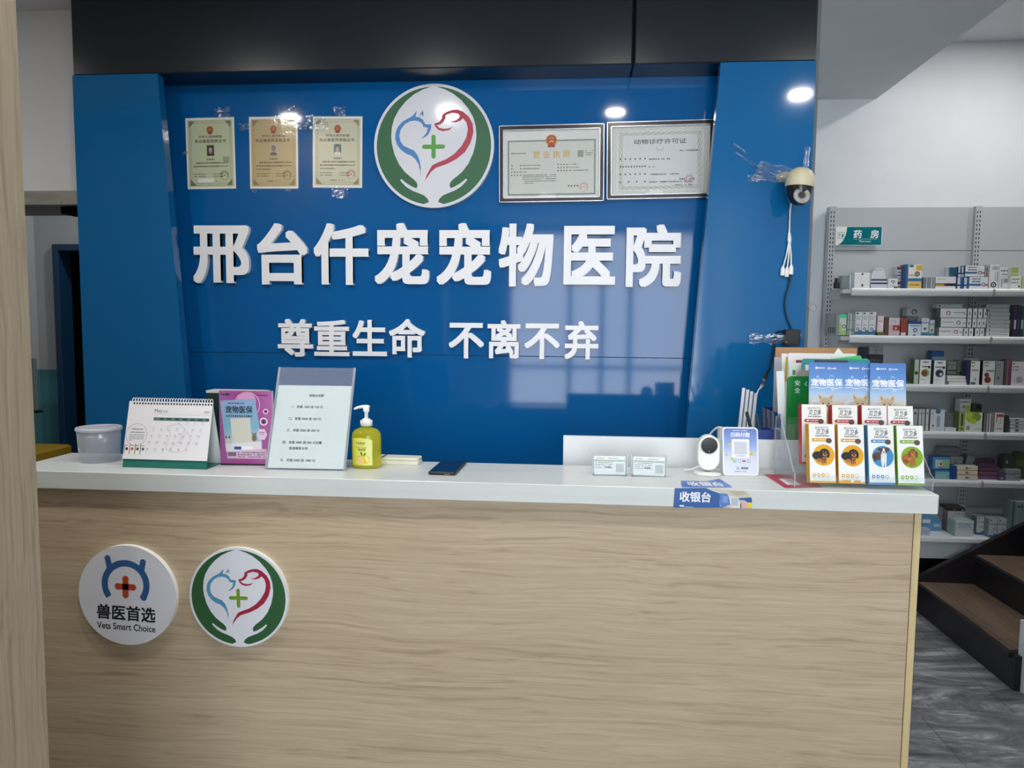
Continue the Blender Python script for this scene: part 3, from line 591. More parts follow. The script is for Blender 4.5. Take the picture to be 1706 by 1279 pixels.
# purple box
b = MB(); b.box(-.092, .092, 0, .055, 0, .222, ink('#16302f', .5)); b.box(-.093, .093, -.001, .056, .2225, .230, ink('#c9ccce', .5))
tag(b.build('carton', None, (-1.062, 2.196, CT)), 'dark green carton with a pale lid, mostly hidden behind the purple display board', 'box')
t = thing('display_board', 'purple and pink display board with pet pictures, right of the calendar', 'display board', (-1.008, 2.158, CT), (0, 0, radians(3)))
mg = ramp_mat('box_front_magenta', [(0, '#a65f9e'), (.5, '#9c3f8c'), (1, '#b06aa6')], 'X', -.085, .085)
b = MB(); w_, h_ = .083, .234; b.box(-w_, w_, 0, .014, 0, h_, ink('#b99ab8', .5)); b.box(-w_+.002, w_-.002, -.0035, .014, 0, .0045, ink('#1c2024', .4)); b.rect(-w_, 0, w_, h_, mg, -.0004)
V = lambda px, pz: ((px-575)/720*2*w_, (1140-pz)/1045*h_); y = -.0007
b.ring(*V(600, 285), .038, .040, ink('#e6c6de'), y, 30, -1.2, 2.8); b.disc(*V(590, 240), .030, ink('#d49cc4'), y)
b.poly([V(230, 235), V(705, 200), V(790, 800), V(790, 910), V(300, 950)], ramp_mat('leaflet_blue', [(0, '#d3dbe0'), (.45, '#7fb6cc'), (1, '#93a9d4')], 'Z', .04, .22), y-.0002); y -= .0005
b.text('宠物医保', *V(485, 355), .0235, ink('#1b2740'), y, bold=.02, width=.086); b.dashes(V(345, 0)[0], V(575, 0)[0], V(0, 268)[1], .0045, ink('#2a4a66'), y, 2); b.dashes(V(308, 0)[0], V(665, 0)[0], V(0, 447)[1], .006, ink('#2a3a66'), y, 3, 1)
b.poly([V(365, 480), V(635, 470), V(650, 830), V(390, 850)], ink('#d3d3c6'), y); b.poly([V(285, 840), V(780, 800), V(790, 905), V(300, 955)], ink('#e3e0e6'), y-.0001); b.rect(*V(410, 918), *V(508, 876), ink('#2f4f96'), y-.0003); b.rect(*V(508, 912), *V(660, 872), ink('#f2f2f4'), y-.0003)
def pet(mb, x, z, s_, coat, dark, y_, kind='dog'):
    c1, c2 = ink(coat), ink(dark)
    mb.disc(x, z-s_*.55, s_*.5, c1, y_, 18, s_*.6); mb.disc(x, z+s_*.15, s_*.42, c1, y_-.0002, 18, s_*.4)
    if kind == 'cat':
        for q in (-1, 1): mb.poly([(x+q*s_*.4, z+s_*.25), (x+q*s_*.38, z+s_*.72), (x+q*s_*.08, z+s_*.48)], c1, y_-.0002)
        for i in range(4): mb.rect(x-s_*.45, z-s_*(.9-.22*i), x+s_*.3, z-s_*(.84-.22*i), c2, y_-.0003)
    else:
        for q in (-1, 1): mb.disc(x+q*s_*.36, z+s_*.25, s_*.16, c2, y_-.0003, 12, s_*.32)
    for q in (-1, 1): mb.disc(x+q*s_*.15, z+s_*.2, s_*.05, ink('#14110f'), y_-.0004, 8)
    mb.disc(x, z+s_*.02, s_*.09, ink('#1c1614'), y_-.0004, 8)
pet(b, *V(325, 760), .0135, '#d8cfc8', '#2a2220', y-.0002); pet(b, *V(690, 720), .0155, '#9a8468', '#3f3226', y-.0002, 'cat')
b.rect(*V(310, 1045), *V(850, 905), ink('#d8b8d4'), y+.0004)
for i in range(3): b.dashes(V(460, 0)[0], V(830, 0)[0], V(0, 960+30*i)[1], .004, ink('#5a3a5c'), y+.0002, 5+i)
b.rect(*V(322, 1012), *V(436, 956), ink('#7d6a80'), y+.0002)
for cx_, cz_, r_ in ((850, 378, .0082), (820, 520, .0125)): b.disc(*V(cx_, cz_), r_, ink('#f0e6ee'), y); b.disc(*V(cx_, cz_), r_*.72, ink('#a85a9c'), y-.0002); b.disc(*V(cx_, cz_), r_*.4, ink('#3a2a44'), y-.0003)
hx = V(795, 700); b.poly([(hx[0]+.0165*cos(a*pi/3), hx[1]+.0195*sin(a*pi/3)) for a in range(6)], ink('#e2cfe2'), y); b.dashes(hx[0]-.008, hx[0]+.008, hx[1]+.006, .004, ink('#6a3a6c'), y-.0002, 8); b.dashes(hx[0]-.009, hx[0]+.009, hx[1], .003, ink('#9a6a9c'), y-.0002, 9)
b.dashes(*[V(240, 0)[0], V(360, 0)[0]], V(0, 145)[1], .007, ink('#3a2a40'), y, 4); b.dashes(V(740, 0)[0], V(885, 0)[0], V(0, 152)[1], .004, ink('#5a2a54'), y, 6)
b.build('printed_board', t)


# A4 acrylic sign
t = thing('acrylic_sign_holder', 'leaning clear acrylic A4 stand with a printed top-up offer sheet', 'sign holder', (-.800, 2.106, CT+.001), (0, 0, radians(2)))
ln = radians(-23); Wp, Hp = .121, .330
f1 = MB(); f1.M = Matrix.Rotation(ln, 4, 'X'); f1.box(-Wp, Wp, -.0035, -.0015, 0, Hp, M['acrylic']); f1.build('front_plate', t)
f2 = MB(); f2.M = Matrix.Rotation(ln, 4, 'X'); f2.box(-Wp, Wp, .0015, .0035, 0, Hp, M['signback']); f2.build('back_plate', t)
for q in (-1, 1): e_ = MB(); e_.M = Matrix.Rotation(ln, 4, 'X'); e_.box(q*Wp-.003, q*Wp+.003, -.0036, .0036, 0, Hp, M['acrylicedge']); e_.build('edge_strip', t)
MB().box(-Wp, Wp, .0, .075, 0, .002, M['acrylic']).build('foot', t)
ps = MB(); ps.M = Matrix.Rotation(ln, 4, 'X'); zt = Hp-.060; ps.box(-Wp+.004, Wp-.004, -.0008, .0008, .004, zt, mat('offer_sheet', '#dde4e3', .7, spec=.2))
S = lambda px, pz: ((px-.5)*2*(Wp-.004), .004+(1-pz)*(zt-.004)); K = ink('#22282a'); y = -.0012
def ln_text(s_, px, pz, sz=.0098, w_=None): q = S(px, pz); ps.text(s_, q[0], q[1], sz, K, y, 'L', bold=.014)
ln_text('充值大优惠', .435, .125, .0095)
for i, (s_, px) in enumerate((('一、充值 1000 送 100 元', .20), ('二、充值 2000 送 300 元', .195), ('三、充值 3000 送 500 元', .19), ('四、充值 4000 送 500 元加赠', .155), ('洗澡美容 8 折', .25), ('五、充值 5000 送 1000 元', .155))):
    ln_text(s_, px, (.265, .41, .55, .695, .765, .905)[i])
ps.build('sheet', t)

# soap
t = thing('soap_dispenser', 'yellow hand soap pump bottle with a lemon label on the counter', 'soap bottle', (-.629, 2.175, CT))
soap = clear('yellow_liquid_soap', '#f2ee62', .03, .05, .5, '#f7f13a')
prof = [(.001, .001), (.040, .001), (.044, .004), (.0455, .012), (.0455, .095), (.0435, .108), (.036, .118), (.022, .124), (.0145, .126), (.0145, .131)]
MB().lathe(prof, soap, 48, sy=.72).build('bottle', t)
lb = MB(); n = 24; LW, L0, L1 = .032, .012, .098
def surf(x, z, o=.0006): return (x, -(.72*math.sqrt(max(0, .0455**2-x**2))+o), z)
pts = [(-LW+2*LW*i/n) for i in range(n+1)]
ht = lambda x: L1-.010+.012*math.sqrt(max(0, 1-((x+.003)/(LW+.004))**2))
lab = ramp_mat('lemon_label', [(0, '#d8d84a'), (.4, '#e2e36a'), (1, '#dfe39a')], 'X', -.03, .03)
v = []; f = []
for x in pts: v += [surf(x-.006, L0), surf(x-.006, ht(x)*.97)]
for i in range(n): f.append((2*i, 2*i+2, 2*i+3, 2*i+1))
lb.add(v, f, lab, True)
def curved(mb2, o):                                     # wrap flat print round the bottle
    for p, fc, mi in [(mb2.v, mb2.f, mb2.mi)]:
        lb_v = [surf(q[0], q[2], o-q[1]) for q in p]
        nn = len(lb.v); lb.v += lb_v
        for ff, ii in zip(fc, mi): lb.f.append(tuple(nn+k for k in ff)); lb.mi.append(lb.idx(mb2.mats[ii])); lb.sm.append(False)
q = MB(); q.text('Hand Wash', -.008, .068, .0075, ink('#8a8a5a'), 0); q.text('洗手液', -.006, .0605, .0085, ink('#5a5c2c'), 0, bold=.015); q.ring(-.022, .081, .0025, .0035, ink('#6a6e5a'), 0, 14); q.dashes(-.017, .004, .081, .005, ink('#4a4e48'), 0, 3, 1); q.dashes(-.016, .004, .0755, .002, ink('#8a8c72'), 0, 4)
q.disc(.008, .030, .011, ink('#e0c22a'), 0, 20, .013); q.disc(-.012, .033, .009, ink('#d8b428'), 0); q.disc(-.010, .027, .0135, ink('#e9b63c'), -.0002); q.disc(-.010, .027, .0115, ink('#f0dc9a'), -.0004)
for i in range(8): q.poly([(-.010, .027), (-.010+.010*cos(i*pi/4+.1), .027+.010*sin(i*pi/4+.1)), (-.010+.010*cos(i*pi/4+.6), .027+.010*sin(i*pi/4+.6))], ink('#e3c456'), -.0006)
q.poly([(-.004, .040), (-.010, .047), (-.009, .055), (-.003, .049)], ink('#3f7a2c'), -.0002); q.poly([(-.003, .040), (.004, .043), (.010, .051), (.002, .050)], ink('#4f8a34'), -.0002)
curved(q, .0009); lb.build('label', t)
MB().lathe([(.0175, .131), (.019, .131), (.019, .1465), (.018, .148), (.012, .148), (.012, .153), (.0065, .153)], M['white'], 32).build('collar', t)
pm = MB(); pm.lathe([(.0055, .153), (.0055, .172), (.008, .174), (.0095, .178), (.0095, .189), (.007, .191)], M['white'], 20)
pm.tube([(.010, 0, .1885), (0, 0, .190), (-.014, 0, .1895), (-.028, 0, .1865), (-.038, 0, .182)], .004, M['white'], 10, [.0052, .0060, .0050, .0042, .0032]); pm.build('pump_head', t)

# ivory case behind the soap, phone
t = thing('plastic_case', 'flat ivory plastic case lying behind the yellow soap bottle', 'case', (-.555, 2.252, CT), (0, 0, radians(-3)))
iv = mat('ivory_plastic', '#e6e4d2', .35)
MB().box(-.058, .080, -.026, .026, 0, .013, iv, .003).build('lower_shell', t); MB().box(-.058, .080, -.026, .026, .0135, .023, iv, .004).build('lid', t)
MB().box(-.040, -.034, -.027, .020, .0228, .0236, M['black_p']).build('hinge_mark', t)
t = thing('mobile_phone', 'black smartphone lying flat on the white counter', 'phone', (-.373, 2.178, CT), (0, 0, radians(-2)))
MB().box(-.041, .041, -.094, .094, 0, .010, M['black_p'], .004).build('case', t)
scr = mat('phone_glass', '#0b1a2c', .12); MB().box(-.036, .036, -.088, .088, .010, .0108, scr, .002).build('screen', t)
MB().box(.008, .024, -.0946, -.0938, .003, .0045, M['steel']).build('port', t); MB().box(.0405, .0422, .020, .045, .004, .007, M['black_p']).build('side_button', t)

# two card holders
def card_holder(x, rz, lbl, sx):
    t = thing('card_holder', lbl, 'card holder', (x, 2.138, CT), (0, 0, rz), 'clear card holders')
    a = radians(-14); w_ = .0515
    f = MB(); f.M = Matrix.Rotation(a, 4, 'X'); f.box(-w_, w_, -.003, -.0012, 0, .050, M['acrylic']); f.build('front_plate', t)
    f = MB(); f.M = Matrix.Rotation(a, 4, 'X'); f.box(-w_, w_, .010, .0118, 0, .070, M['acrylic']); f.build('back_plate', t)
    MB().box(-w_, w_, -.006, .030, 0, .002, M['acrylicedge']).build('foot', t)
    for q in (-1, 1): e_ = MB(); e_.M = Matrix.Rotation(a, 4, 'X'); e_.box(q*w_-.0015, q*w_+.0015, -.003, .0118, 0, .066, M['acrylicedge']); e_.build('side_wall', t)
    t2 = thing('business_card', 'white business card standing in the %s clear holder on the counter' % sx, 'card', (x, 2.138, CT), (0, 0, rz), 'business cards')
    c = MB(); c.M = Matrix.Rotation(a, 4, 'X') @ Matrix.Rotation(radians(-.6 if sx == 'left' else 1.2), 4, 'Y'); c.box(-.0465, .0465, .003, .006, .004, .059, M['paper']); y = .0026
    G = ink('#5c665c'); c.ring(-.037, .053, .002, .003, G, y, 12); c.dashes(-.031, -.013, .053, .003, G, y, 2); c.dashes(-.004, .030, .053, .003, G, y, 3)
    c.rect(-.045, .0435, .030 if sx == 'right' else .0455, .0480, ink('#a9b5a0'), y); c.rect(.028, .0435, .0455, .0480, ink('#8fb8b4'), y-.0001)
    for i in range(4): c.dashes(-.042, .010, .040-.0052*i, .0026, G, y, 5+i)
    c.rect(.018, .012, .042, .037, ink('#c3c9c6'), y); c.dashes(-.012, .003, .026, .005, ink('#4a504c'), y-.0002, 9, 1); c.build('card', t2)
card_holder(.122, radians(1), 'clear acrylic card holder on the counter, left of the pair', 'left')
card_holder(.237, radians(0), 'clear acrylic card holder on the counter, right of the pair', 'right')

# small camera
t = thing('desk_camera', 'white oval security camera on a round base on the counter', 'camera', (.420, 2.205, CT))
MB().lathe([(.0001, 0), (.040, 0), (.0425, .002), (.041, .005), (.020, .008), (.0001, .009)], M['white'], 40).build('base', t)
MB().tube([(0, 0, .005), (0, 0, .022)], .008, mat('stem_grey', '#8a8880', .4), 14).build('stem', t)
pill = [(.0315*cos(a), .089+.0315*sin(a)) for a in [pi*k/20 for k in range(21)]] + [(.0315*cos(a), .046+.0315*sin(a)) for a in [pi+pi*k/20 for k in range(21)]]
cb = MB(); sh = lambda s_: [(p[0]*s_, (p[1]-.0675)*s_+.0675) for p in pill]
cb.prism(pill, -.014, .014, M['white']); cb.prism(sh(.95), -.0165, -.0139, M['white']); cb.build('body', t)
ey = MB(); ey.prism([(.0245*cos(2*pi*k/40), .0905+.0245*sin(2*pi*k/40)) for k in range(40)], -.0185, -.016, mat('camera_gloss', '#12181a', .12)); ey.ring(0, .0905, .0055, .0065, ink('#3c4a4e'), -.0188); ey.disc(0, .0905, .003, ink('#0a0c10', .1), -.0188); ey.disc(0, .073, .0012, ink('#cfd6d8'), -.0188, 10); ey.build('lens_face', t)
MB().tube(spline([(0, .012, .024), (-.02, .022, .02), (-.045, .020, .009), (-.068, .014, .008)], 6), .0028, M['white'], 8).build('cable', t)

# payment stand
t = thing('payment_sign', 'white rounded payment stand headed 扫码付款, beside the small white camera', 'sign', (.516, 2.192, CT), (0, 0, radians(2)))
def rrect(w_, h_, r, z0=0, n=6):
    o = []
    for cx_, cz_, a in ((w_-r, h_-r, 0), (-w_+r, h_-r, pi/2), (-w_+r, r, pi), (w_-r, r, 1.5*pi)): o += [(cx_+r*cos(a+pi/2*k/n), z0+cz_+r*sin(a+pi/2*k/n)) for k in range(n+1)]
    return o
pl = MB(); pl.M = Matrix.Rotation(radians(-11), 4, 'X'); pl.prism(rrect(.053, .146, .011), -.004, 0, M['white'])
pay = ramp_mat('payment_blue', [(0, '#dfe3f0'), (.35, '#cfd8ee'), (.62, '#8fa8de'), (1, '#4f72c0')], 'Z', 0, .146)
pl.poly([(p[0], p[1]+.004) for p in rrect(.0492, .138, .008)], pay, -.0043); y = -.0046
pl.text('扫码付款', 0, .123, .0155, ink('#f4f6fb'), y, bold=.02, width=.058); pl.dashes(-.022, -.003, .1355, .003, ink('#e6ebf6'), y, 2); pl.dashes(.001, .021, .1355, .003, ink('#e6ebf6'), y, 3)
pl.poly([(p[0], p[1]+.054) for p in rrect(.0262, .056, .003)], ink('#eceef6'), y); pl.rect(-.019, .064, .019, .102, ink('#c9cdd8'), y-.0002); pl.dashes(-.014, .014, .0595, .0025, ink('#6a707c'), y-.0002, 4)
for x, z, r_, c_ in ((-.032, .094, .0045, '#d8c468'), (.032, .066, .0055, '#dcc050'), (-.042, .062, .004, '#b8cc70'), (-.026, .050, .005, '#bcd070')): pl.disc(x, z, r_, ink(c_), y)
pl.ring(-.018, .044, .0035, .005, ink('#7fae3c'), y, 18); pl.line([(-.0205, .044), (-.0185, .042), (-.0155, .046)], .0014, ink('#7fae3c'), y-.0002)
pl.rect(-.0085, .039, .0005, .0488, ink('#4fa8b8'), y); pl.rect(-.007, .0405, -.001, .0473, ink('#dfeef2'), y-.0002)
pl.poly([(.0045, .0465), (.0148, .0465), (.0148, .042), (.0105, .042), (.0097, .038), (.0088, .042), (.0045, .042)], ink('#c83a4c'), y)
pl.rect(.0195, .039, .0285, .0488, ink('#7a8094'), y); pl.rect(.0205, .040, .0275, .0478, ink('#dfe3f0'), y-.0002); pl.rect(.0215, .0405, .0225, .047, ink('#7a8094'), y-.0003)
pl.ring(-.009, .0225, .0028, .0042, ink('#4a62a0'), y, 18); pl.line([(-.0075, .0205), (-.005, .018)], .0013, ink('#4a62a0'), y-.0001)
for i in range(3): pl.rect(.0012+.0072*i, .0195, .0072+.0072*i, .0258, ink('#3a3e48'), y); pl.rect(.0022+.0072*i, .0218, .0062+.0072*i, .0226, ink('#dfe3f0'), y-.0002)
pl.dashes(-.017, -.002, .0125, .0028, ink('#4a4e5a'), y, 6); pl.dashes(.001, .024, .0125, .0028, ink('#6a6e7a'), y, 7); pl.build('plate', t)
ft = MB(); ft.box(-.030, .030, 0, .045, 0, .002, M['white']); ft.build('foot', t)

# cashier sticker folded over the counter edge
t = thing('cashier_sticker', 'torn blue sticker with white 收银台 folded over the counter edge', 'sticker', (.398, 1.998, CT))
st = MB(); B = ink('#15559c', .3); B2 = ink('#3a6cbe', .3); y = -.0006
Q = lambda px, pz: (lambda p: (p.x-.398, p.z-CT))(at(1110+px/10.66, 790+pz/10.66, 1.9975))
st.poly([Q(150, 245), Q(700, 240), Q(800, 285), Q(940, 335), Q(950, 390), Q(950, 570), Q(1040, 570), Q(1000, 592), Q(125, 592)], B, y)
st.poly([Q(940, 335), Q(1080, 345), Q(1110, 400), Q(1135, 540), Q(1060, 585), Q(985, 570), Q(920, 510), Q(960, 500)], ink('#4f7cc4'), y-.0002); st.rect(*Q(1000, 500), *Q(1095, 385), ink('#7d9bd6'), y-.0003)
st.poly([Q(1110, 380), Q(1290, 420), Q(1320, 598), Q(1140, 590), Q(1135, 500)], ink('#e3e8ec'), y-.0002); st.rect(*Q(1150, 555), *Q(1280, 420), ink('#b9c3cc'), y-.0003)
st.poly([Q(740, 250), Q(900, 255), Q(1400, 290), Q(1480, 350), Q(1510, 410), Q(1290, 420), Q(1110, 380), Q(960, 320)], ink('#cfcab8', .8), y); st.poly([Q(1100, 300), Q(1390, 300), Q(1420, 360), Q(1250, 380)], ink('#bdb59e', .8), y-.0002)
st.poly([Q(1290, 420), Q(1515, 410), Q(1525, 500), Q(1440, 495), Q(1390, 455), Q(1295, 455)], B, y-.0002); st.poly([Q(1440, 500), Q(1525, 500), Q(1520, 600), Q(1435, 600)], ink('#e6d31e'), y-.0002)
st.poly([Q(1295, 490), Q(1380, 470), Q(1435, 530), Q(1430, 600), Q(1335, 600)], ink('#e0b0b4'), y-.0003); st.poly([Q(1050, 590), Q(1080, 550), Q(1150, 540), Q(1155, 592)], ink('#e3b8bc'), y-.0003); st.poly([Q(1310, 520), Q(1330, 520), Q(1332, 600), Q(1315, 600)], ink('#2a2a30'), y-.0004)
a = Q(235, 490); b_ = Q(795, 310); st.text('收银台', (a[0]+b_[0])/2, (a[1]+b_[1])/2, .030, ink('#f2f5fa'), y-.0003, bold=.025, width=b_[0]-a[0]); st.rect(*Q(235, 572), *Q(315, 545), ink('#e6ecf4'), y-.0003); st.dashes(Q(340, 0)[0], Q(500, 0)[0], Q(0, 568)[1], .0022, ink('#c3d3e8'), y-.0003, 3)
st.build('front_flap', t)
tp = MB(); TZ = lambda px, pz: (lambda p: (p.x-.398, p.y-1.998, .0006))(atz(1110+px/10.66, 790+pz/10.66, CT))
tp.add([TZ(*p) for p in ((255, 115), (700, 125), (830, 100), (930, 82), (1000, 110), (1080, 165), (1130, 190), (1175, 232), (700, 236), (275, 228))][::-1], [tuple(range(10))], B2)
v, f, (x0, x1, z0, z1) = glyphs('收银台', .03); p0 = TZ(400, 205); p1 = TZ(990, 160)
tp.add([(p0[0]+(q_[0]-x0)/(x1-x0)*(p1[0]-p0[0]), p0[1]+(q_[1]-z0)/(z1-z0)*(p1[1]-p0[1])*1.2, .0010-.00001*(i//(len(v)//9))) for i, q_ in enumerate(v)], f, ink('#e8eef8')); tp.build('top_flap', t)
# red leaflet under the rack
t = MB(); RL = ink('#b8304a'); z = 0.0
pts = [atz(*p, CT) for p in ((1272, 790), (1290, 790), (1330, 805), (1370, 812), (1308, 813))]
r0 = pts[0]; t.add([(p.x-r0.x, p.y-r0.y, .0006) for p in (pts[0], atz(1345, 790, CT), pts[3], pts[4])][::-1], [(0, 1, 2, 3)], RL)
t.add([(p.x-r0.x, p.y-r0.y, .0009) for p in [atz(*q, CT) for q in ((1297, 798), (1318, 797), (1335, 808), (1312, 808))]][::-1], [(0, 1, 2, 3)], ink('#e8dfe0'))
tag(t.build('leaflet', None, (r0.x, r0.y, CT)), 'red leaflet lying flat under the left end of the clear display rack', 'leaflet')
# ------------------------------------------------------------------ clear display rack at the right end
RX0, RX1 = .630, 1.000
t = thing('display_rack', 'clear stepped acrylic rack at the right end of the counter, full of boxes and leaflets', 'display rack', ((RX0+RX1)/2, 2.045, CT))
hw = (RX1-RX0)/2
side = [(0, 0), (.205, 0), (.205, .175), (.165, .185), (.012, .043), (0, .040)]      # (y, z)
for q in (-1, 1):
    b = MB(); v = [(q*hw-.0015, y, z) for y, z in side]+[(q*hw+.0015, y, z) for y, z in side]; n = len(side)
    b.add(v, [tuple(range(n)), tuple(range(2*n-1, n-1, -1))], M['acrylic']); b.add(v, [(k, n+k, n+(k+1) % n, (k+1) % n) for k in range(n)], M['acrylicedge']); b.build('side_panel', t)
MB().box(-hw, hw, 0, .205, 0, .002, M['acrylic']).build('base', t)
MB().box(-hw, hw, 0, .0022, .002, .036, M['acrylic']).build('front_lip', t)
for y, z, h in ((.070, .050, .060), (.134, .095, .065)):
    MB().box(-hw, hw, y, y+.0025, .002, z+h, M['acrylic']).build('divider', t); MB().box(-hw+.0015, hw-.0015, y+.0025, (.134 if y < .1 else .200), .046, .048, M['acrylic']).build('step', t)
MB().box(-hw, hw, .200, .2025, .002, .175, M['acrylic']).build('back_panel', t)

K = ink('#23262a')
def doggy(mb, x, z, s_, kind, y):
    if kind == 'rott':
        b_, tn = ink('#17181c'), ink('#b5713c')
        mb.disc(x-s_*.45, z-s_*.05, s_*.62, b_, y, 22, s_*.45); mb.disc(x+s_*.25, z+s_*.25, s_*.52, b_, y-.0002, 22, s_*.46); mb.disc(x+s_*.62, z+s_*.1, s_*.2, b_, y-.0003, 14, s_*.4)
        mb.rect(x-.05*s_, z-s_*.85, x+s_*.45, z-s_*.2, b_, y-.0001); mb.rect(x+.02*s_, z-s_*.98, x+s_*.2, z-s_*.5, tn, y-.0003); mb.rect(x+.26*s_, z-s_*.9, x+s_*.42, z-s_*.5, tn, y-.0003); mb.disc(x-s_*.3, z-s_*.55, s_*.3, tn, y-.0001, 14, s_*.2)
        mb.disc(x+s_*.3, z+s_*.06, s_*.27, tn, y-.0004, 16, s_*.19); mb.disc(x+s_*.3, z+s_*.12, s_*.1, ink('#0c0c0e'), y-.0005, 10); mb.disc(x+s_*.12, z+s_*.38, s_*.06, tn, y-.0004, 8); mb.disc(x+s_*.42, z+s_*.38, s_*.06, tn, y-.0004, 8); mb.disc(x+s_*.2, z-s_*.32, s_*.2, tn, y-.0003, 12, s_*.1)
    elif kind == 'collie':
        br, wh = ink('#5a4038'), ink('#e6e6ea')
        mb.disc(x-s_*.35, z+s_*.05, s_*.62, br, y, 22, s_*.42); mb.rect(x-s_*.8, z-s_*.5, x-s_*.55, z, br, y); mb.poly([(x+.0*s_, z+s_*.4), (x+s_*.6, z+s_*.4), (x+s_*.55, z-s_*.5), (x+s_*.5, z-s_*1.15), (x+s_*.36, z-s_*1.15), (x+s_*.32, z-s_*.5), (x+s_*.22, z-s_*1.1), (x+.06*s_, z-s_*1.15), (x-.05*s_, z-s_*.3)], wh, y-.0002)
        mb.disc(x+s_*.28, z+s_*.62, s_*.40, br, y-.0003, 20, s_*.38); mb.disc(x+s_*.28, z+s_*.55, s_*.14, wh, y-.0004, 14, s_*.36); mb.disc(x+s_*.28, z+s_*.42, s_*.22, wh, y-.0004, 12, s_*.16); mb.disc(x+s_*.28, z+s_*.47, s_*.08, K, y-.0005, 8)
        for q in (-1, 1): mb.poly([(x+s_*(.28+q*.2), z+s_*.9), (x+s_*(.28+q*.62), z+s_*.95), (x+s_*(.28+q*.55), z+s_*.5)], br, y-.0004); mb.disc(x+s_*(.28+q*.15), z+s_*.66, s_*.045, K, y-.0005, 8)
    elif kind == 'cocker':
        br, b2 = ink('#a8662e'), ink('#7d4620')
        mb.disc(x-s_*.25, z-s_*.1, s_*.62, br, y, 22, s_*.5); mb.poly([(x-s_*.1, z), (x+s_*.55, z), (x+s_*.5, z-s_*.6), (x+s_*.6, z-s_*.85), (x+s_*.35, z-s_*.9), (x+s_*.25, z-s_*.6), (x+s_*.2, z-s_*.95), (x-s_*.1, z-s_*.98)], br, y-.0002); mb.disc(x-s_*.5, z-s_*.5, s_*.3, br, y, 14, s_*.3)
        mb.disc(x+s_*.28, z+s_*.5, s_*.36, br, y-.0003, 20, s_*.36); mb.disc(x+s_*.28, z+s_*.78, s_*.26, b2, y-.0004, 14, s_*.14)
        for q in (-1, 1): mb.disc(x+s_*(.28+q*.38), z+s_*.3, s_*.15, b2, y-.0004, 14, s_*.38); mb.disc(x+s_*(.28+q*.14), z+s_*.55, s_*.04, K, y-.0005, 8)
        mb.disc(x+s_*.28, z+s_*.36, s_*.17, ink('#c08a50'), y-.0004, 12, s_*.14); mb.disc(x+s_*.28, z+s_*.42, s_*.07, K, y-.0005, 8); mb.disc(x-.1*s_, z-s_*.15, s_*.2, ink('#bf8448'), y-.0003, 12)
    else:
        mb.disc(x, z, s_*.5, ink('#8a5a40'), y, 14); mb.disc(x, z+s_*.1, s_*.3, ink('#5a3626'), y-.0001, 12)
def tablet_box(name, label, x, y, z, c, kind, yaw_, h=.166, group=None, tilt=-10, torn=False):
    """tall slim carton: coloured sides, white printed front"""
    t = thing(name, label, 'medicine box', (x, y, z), (radians(tilt), 0, radians(yaw_)), group)
    w_ = .0365; cc = ink(c, .35); b = MB(); b.box(-w_, w_, 0, .026, 0, h, cc, .0008)
    fr = [(-w_+.001, .006), (w_-.0005, .006), (w_-.0005, h-.0005), (-w_+.001, h-.0005)]
    if torn: rnd = random.Random(5); fr = [(-w_+.001, .008)]+[(-w_+.001+(2*w_-.0015)*i/14, .006+rnd.uniform(-.004, .006)) for i in range(1, 14)]+fr[1:]
    b.poly(fr, ink('#eef0ee', .4), -.0003); y_ = -.0006; u = lambda f: h*f
    b.text('BRAVECTO', 0, u(.935), .0078, K, y_, width=.036); b.text('贝卫多', .001, u(.865), .0165, K, y_, bold=.012, width=.036, slant=.18); b.dashes(-.018, .022, u(.795), .0042, ink('#4a4e55'), y_, 3, 1)
    b.rect(-.024, u(.70), .020, u(.755), cc, y_); b.disc(-.024, u(.7275), u(.0275), cc, y_, 12); b.dashes(-.014, .012, u(.728), .003, ink('#f0f0f0'), y_-.0002, 4); b.poly([(-.023, u(.715)), (-.015, u(.722)), (-.016, u(.74)), (-.021, u(.738))], ink('#f4f4f4'), y_-.0002)
    b.disc(.019, u(.715), .0085, ink('#5f4c46'), y_-.0003, 14, .0075)
    cz_ = u(.47); b.disc(.004, cz_, .030, cc, y_, 36); doggy(b, -.001, cz_, .026, kind, y_-.0004)
    for i in range(4):
        X = -.024+.0125*i; (b.disc if i < 3 else lambda *a: b.ring(a[0], a[1], a[2]*.75, a[2], a[3], a[4], 14))(X, u(.135), .0050, cc, y_)
        if i < 3: b.disc(X, u(.135), .0022, ink('#f2f4f2'), y_-.0002, 8)
        b.dashes(X-.004, X+.004, u(.092), .0018, ink('#9a9ea2'), y_, i)
    b.dashes(-.026, .026, u(.06), .0014, ink('#b4b8bc'), y_, 7); b.build('carton', t)
    return t
G4 = 'flea tablet boxes in the clear rack'
z0 = CT+.012
tablet_box('medicine_box', 'white tablet box with yellow circle and black dog, leftmost of the front row', .712, 2.060, z0, '#e0a81e', 'rott', 3, group=G4)
tablet_box('medicine_box', 'white tablet box with yellow circle and black dog, torn lower edge, second in front row', .791, 2.060, z0, '#dfa41c', 'rott', 2, group=G4, torn=True)
tablet_box('medicine_box', 'white tablet box with blue circle and brown-white dog in the front row', .872, 2.058, z0, '#3f8fc4', 'collie', 4, group=G4)
tablet_box('medicine_box', 'white tablet box with green circle and ginger dog at the right of front row', .950, 2.058, z0, '#7fae2c', 'cocker', 3, group=G4)
for x, w_ in ((.709, 'leftmost'), (.795, 'second from left'), (.878, 'third from left'), (.950, 'rightmost')):
    tablet_box('medicine_box', 'white tablet box with red band and red sides, %s of the middle row' % w_, x, 2.126, CT+.053, '#c23a40', 'plain', 3, h=.173, group=G4, tilt=-8)
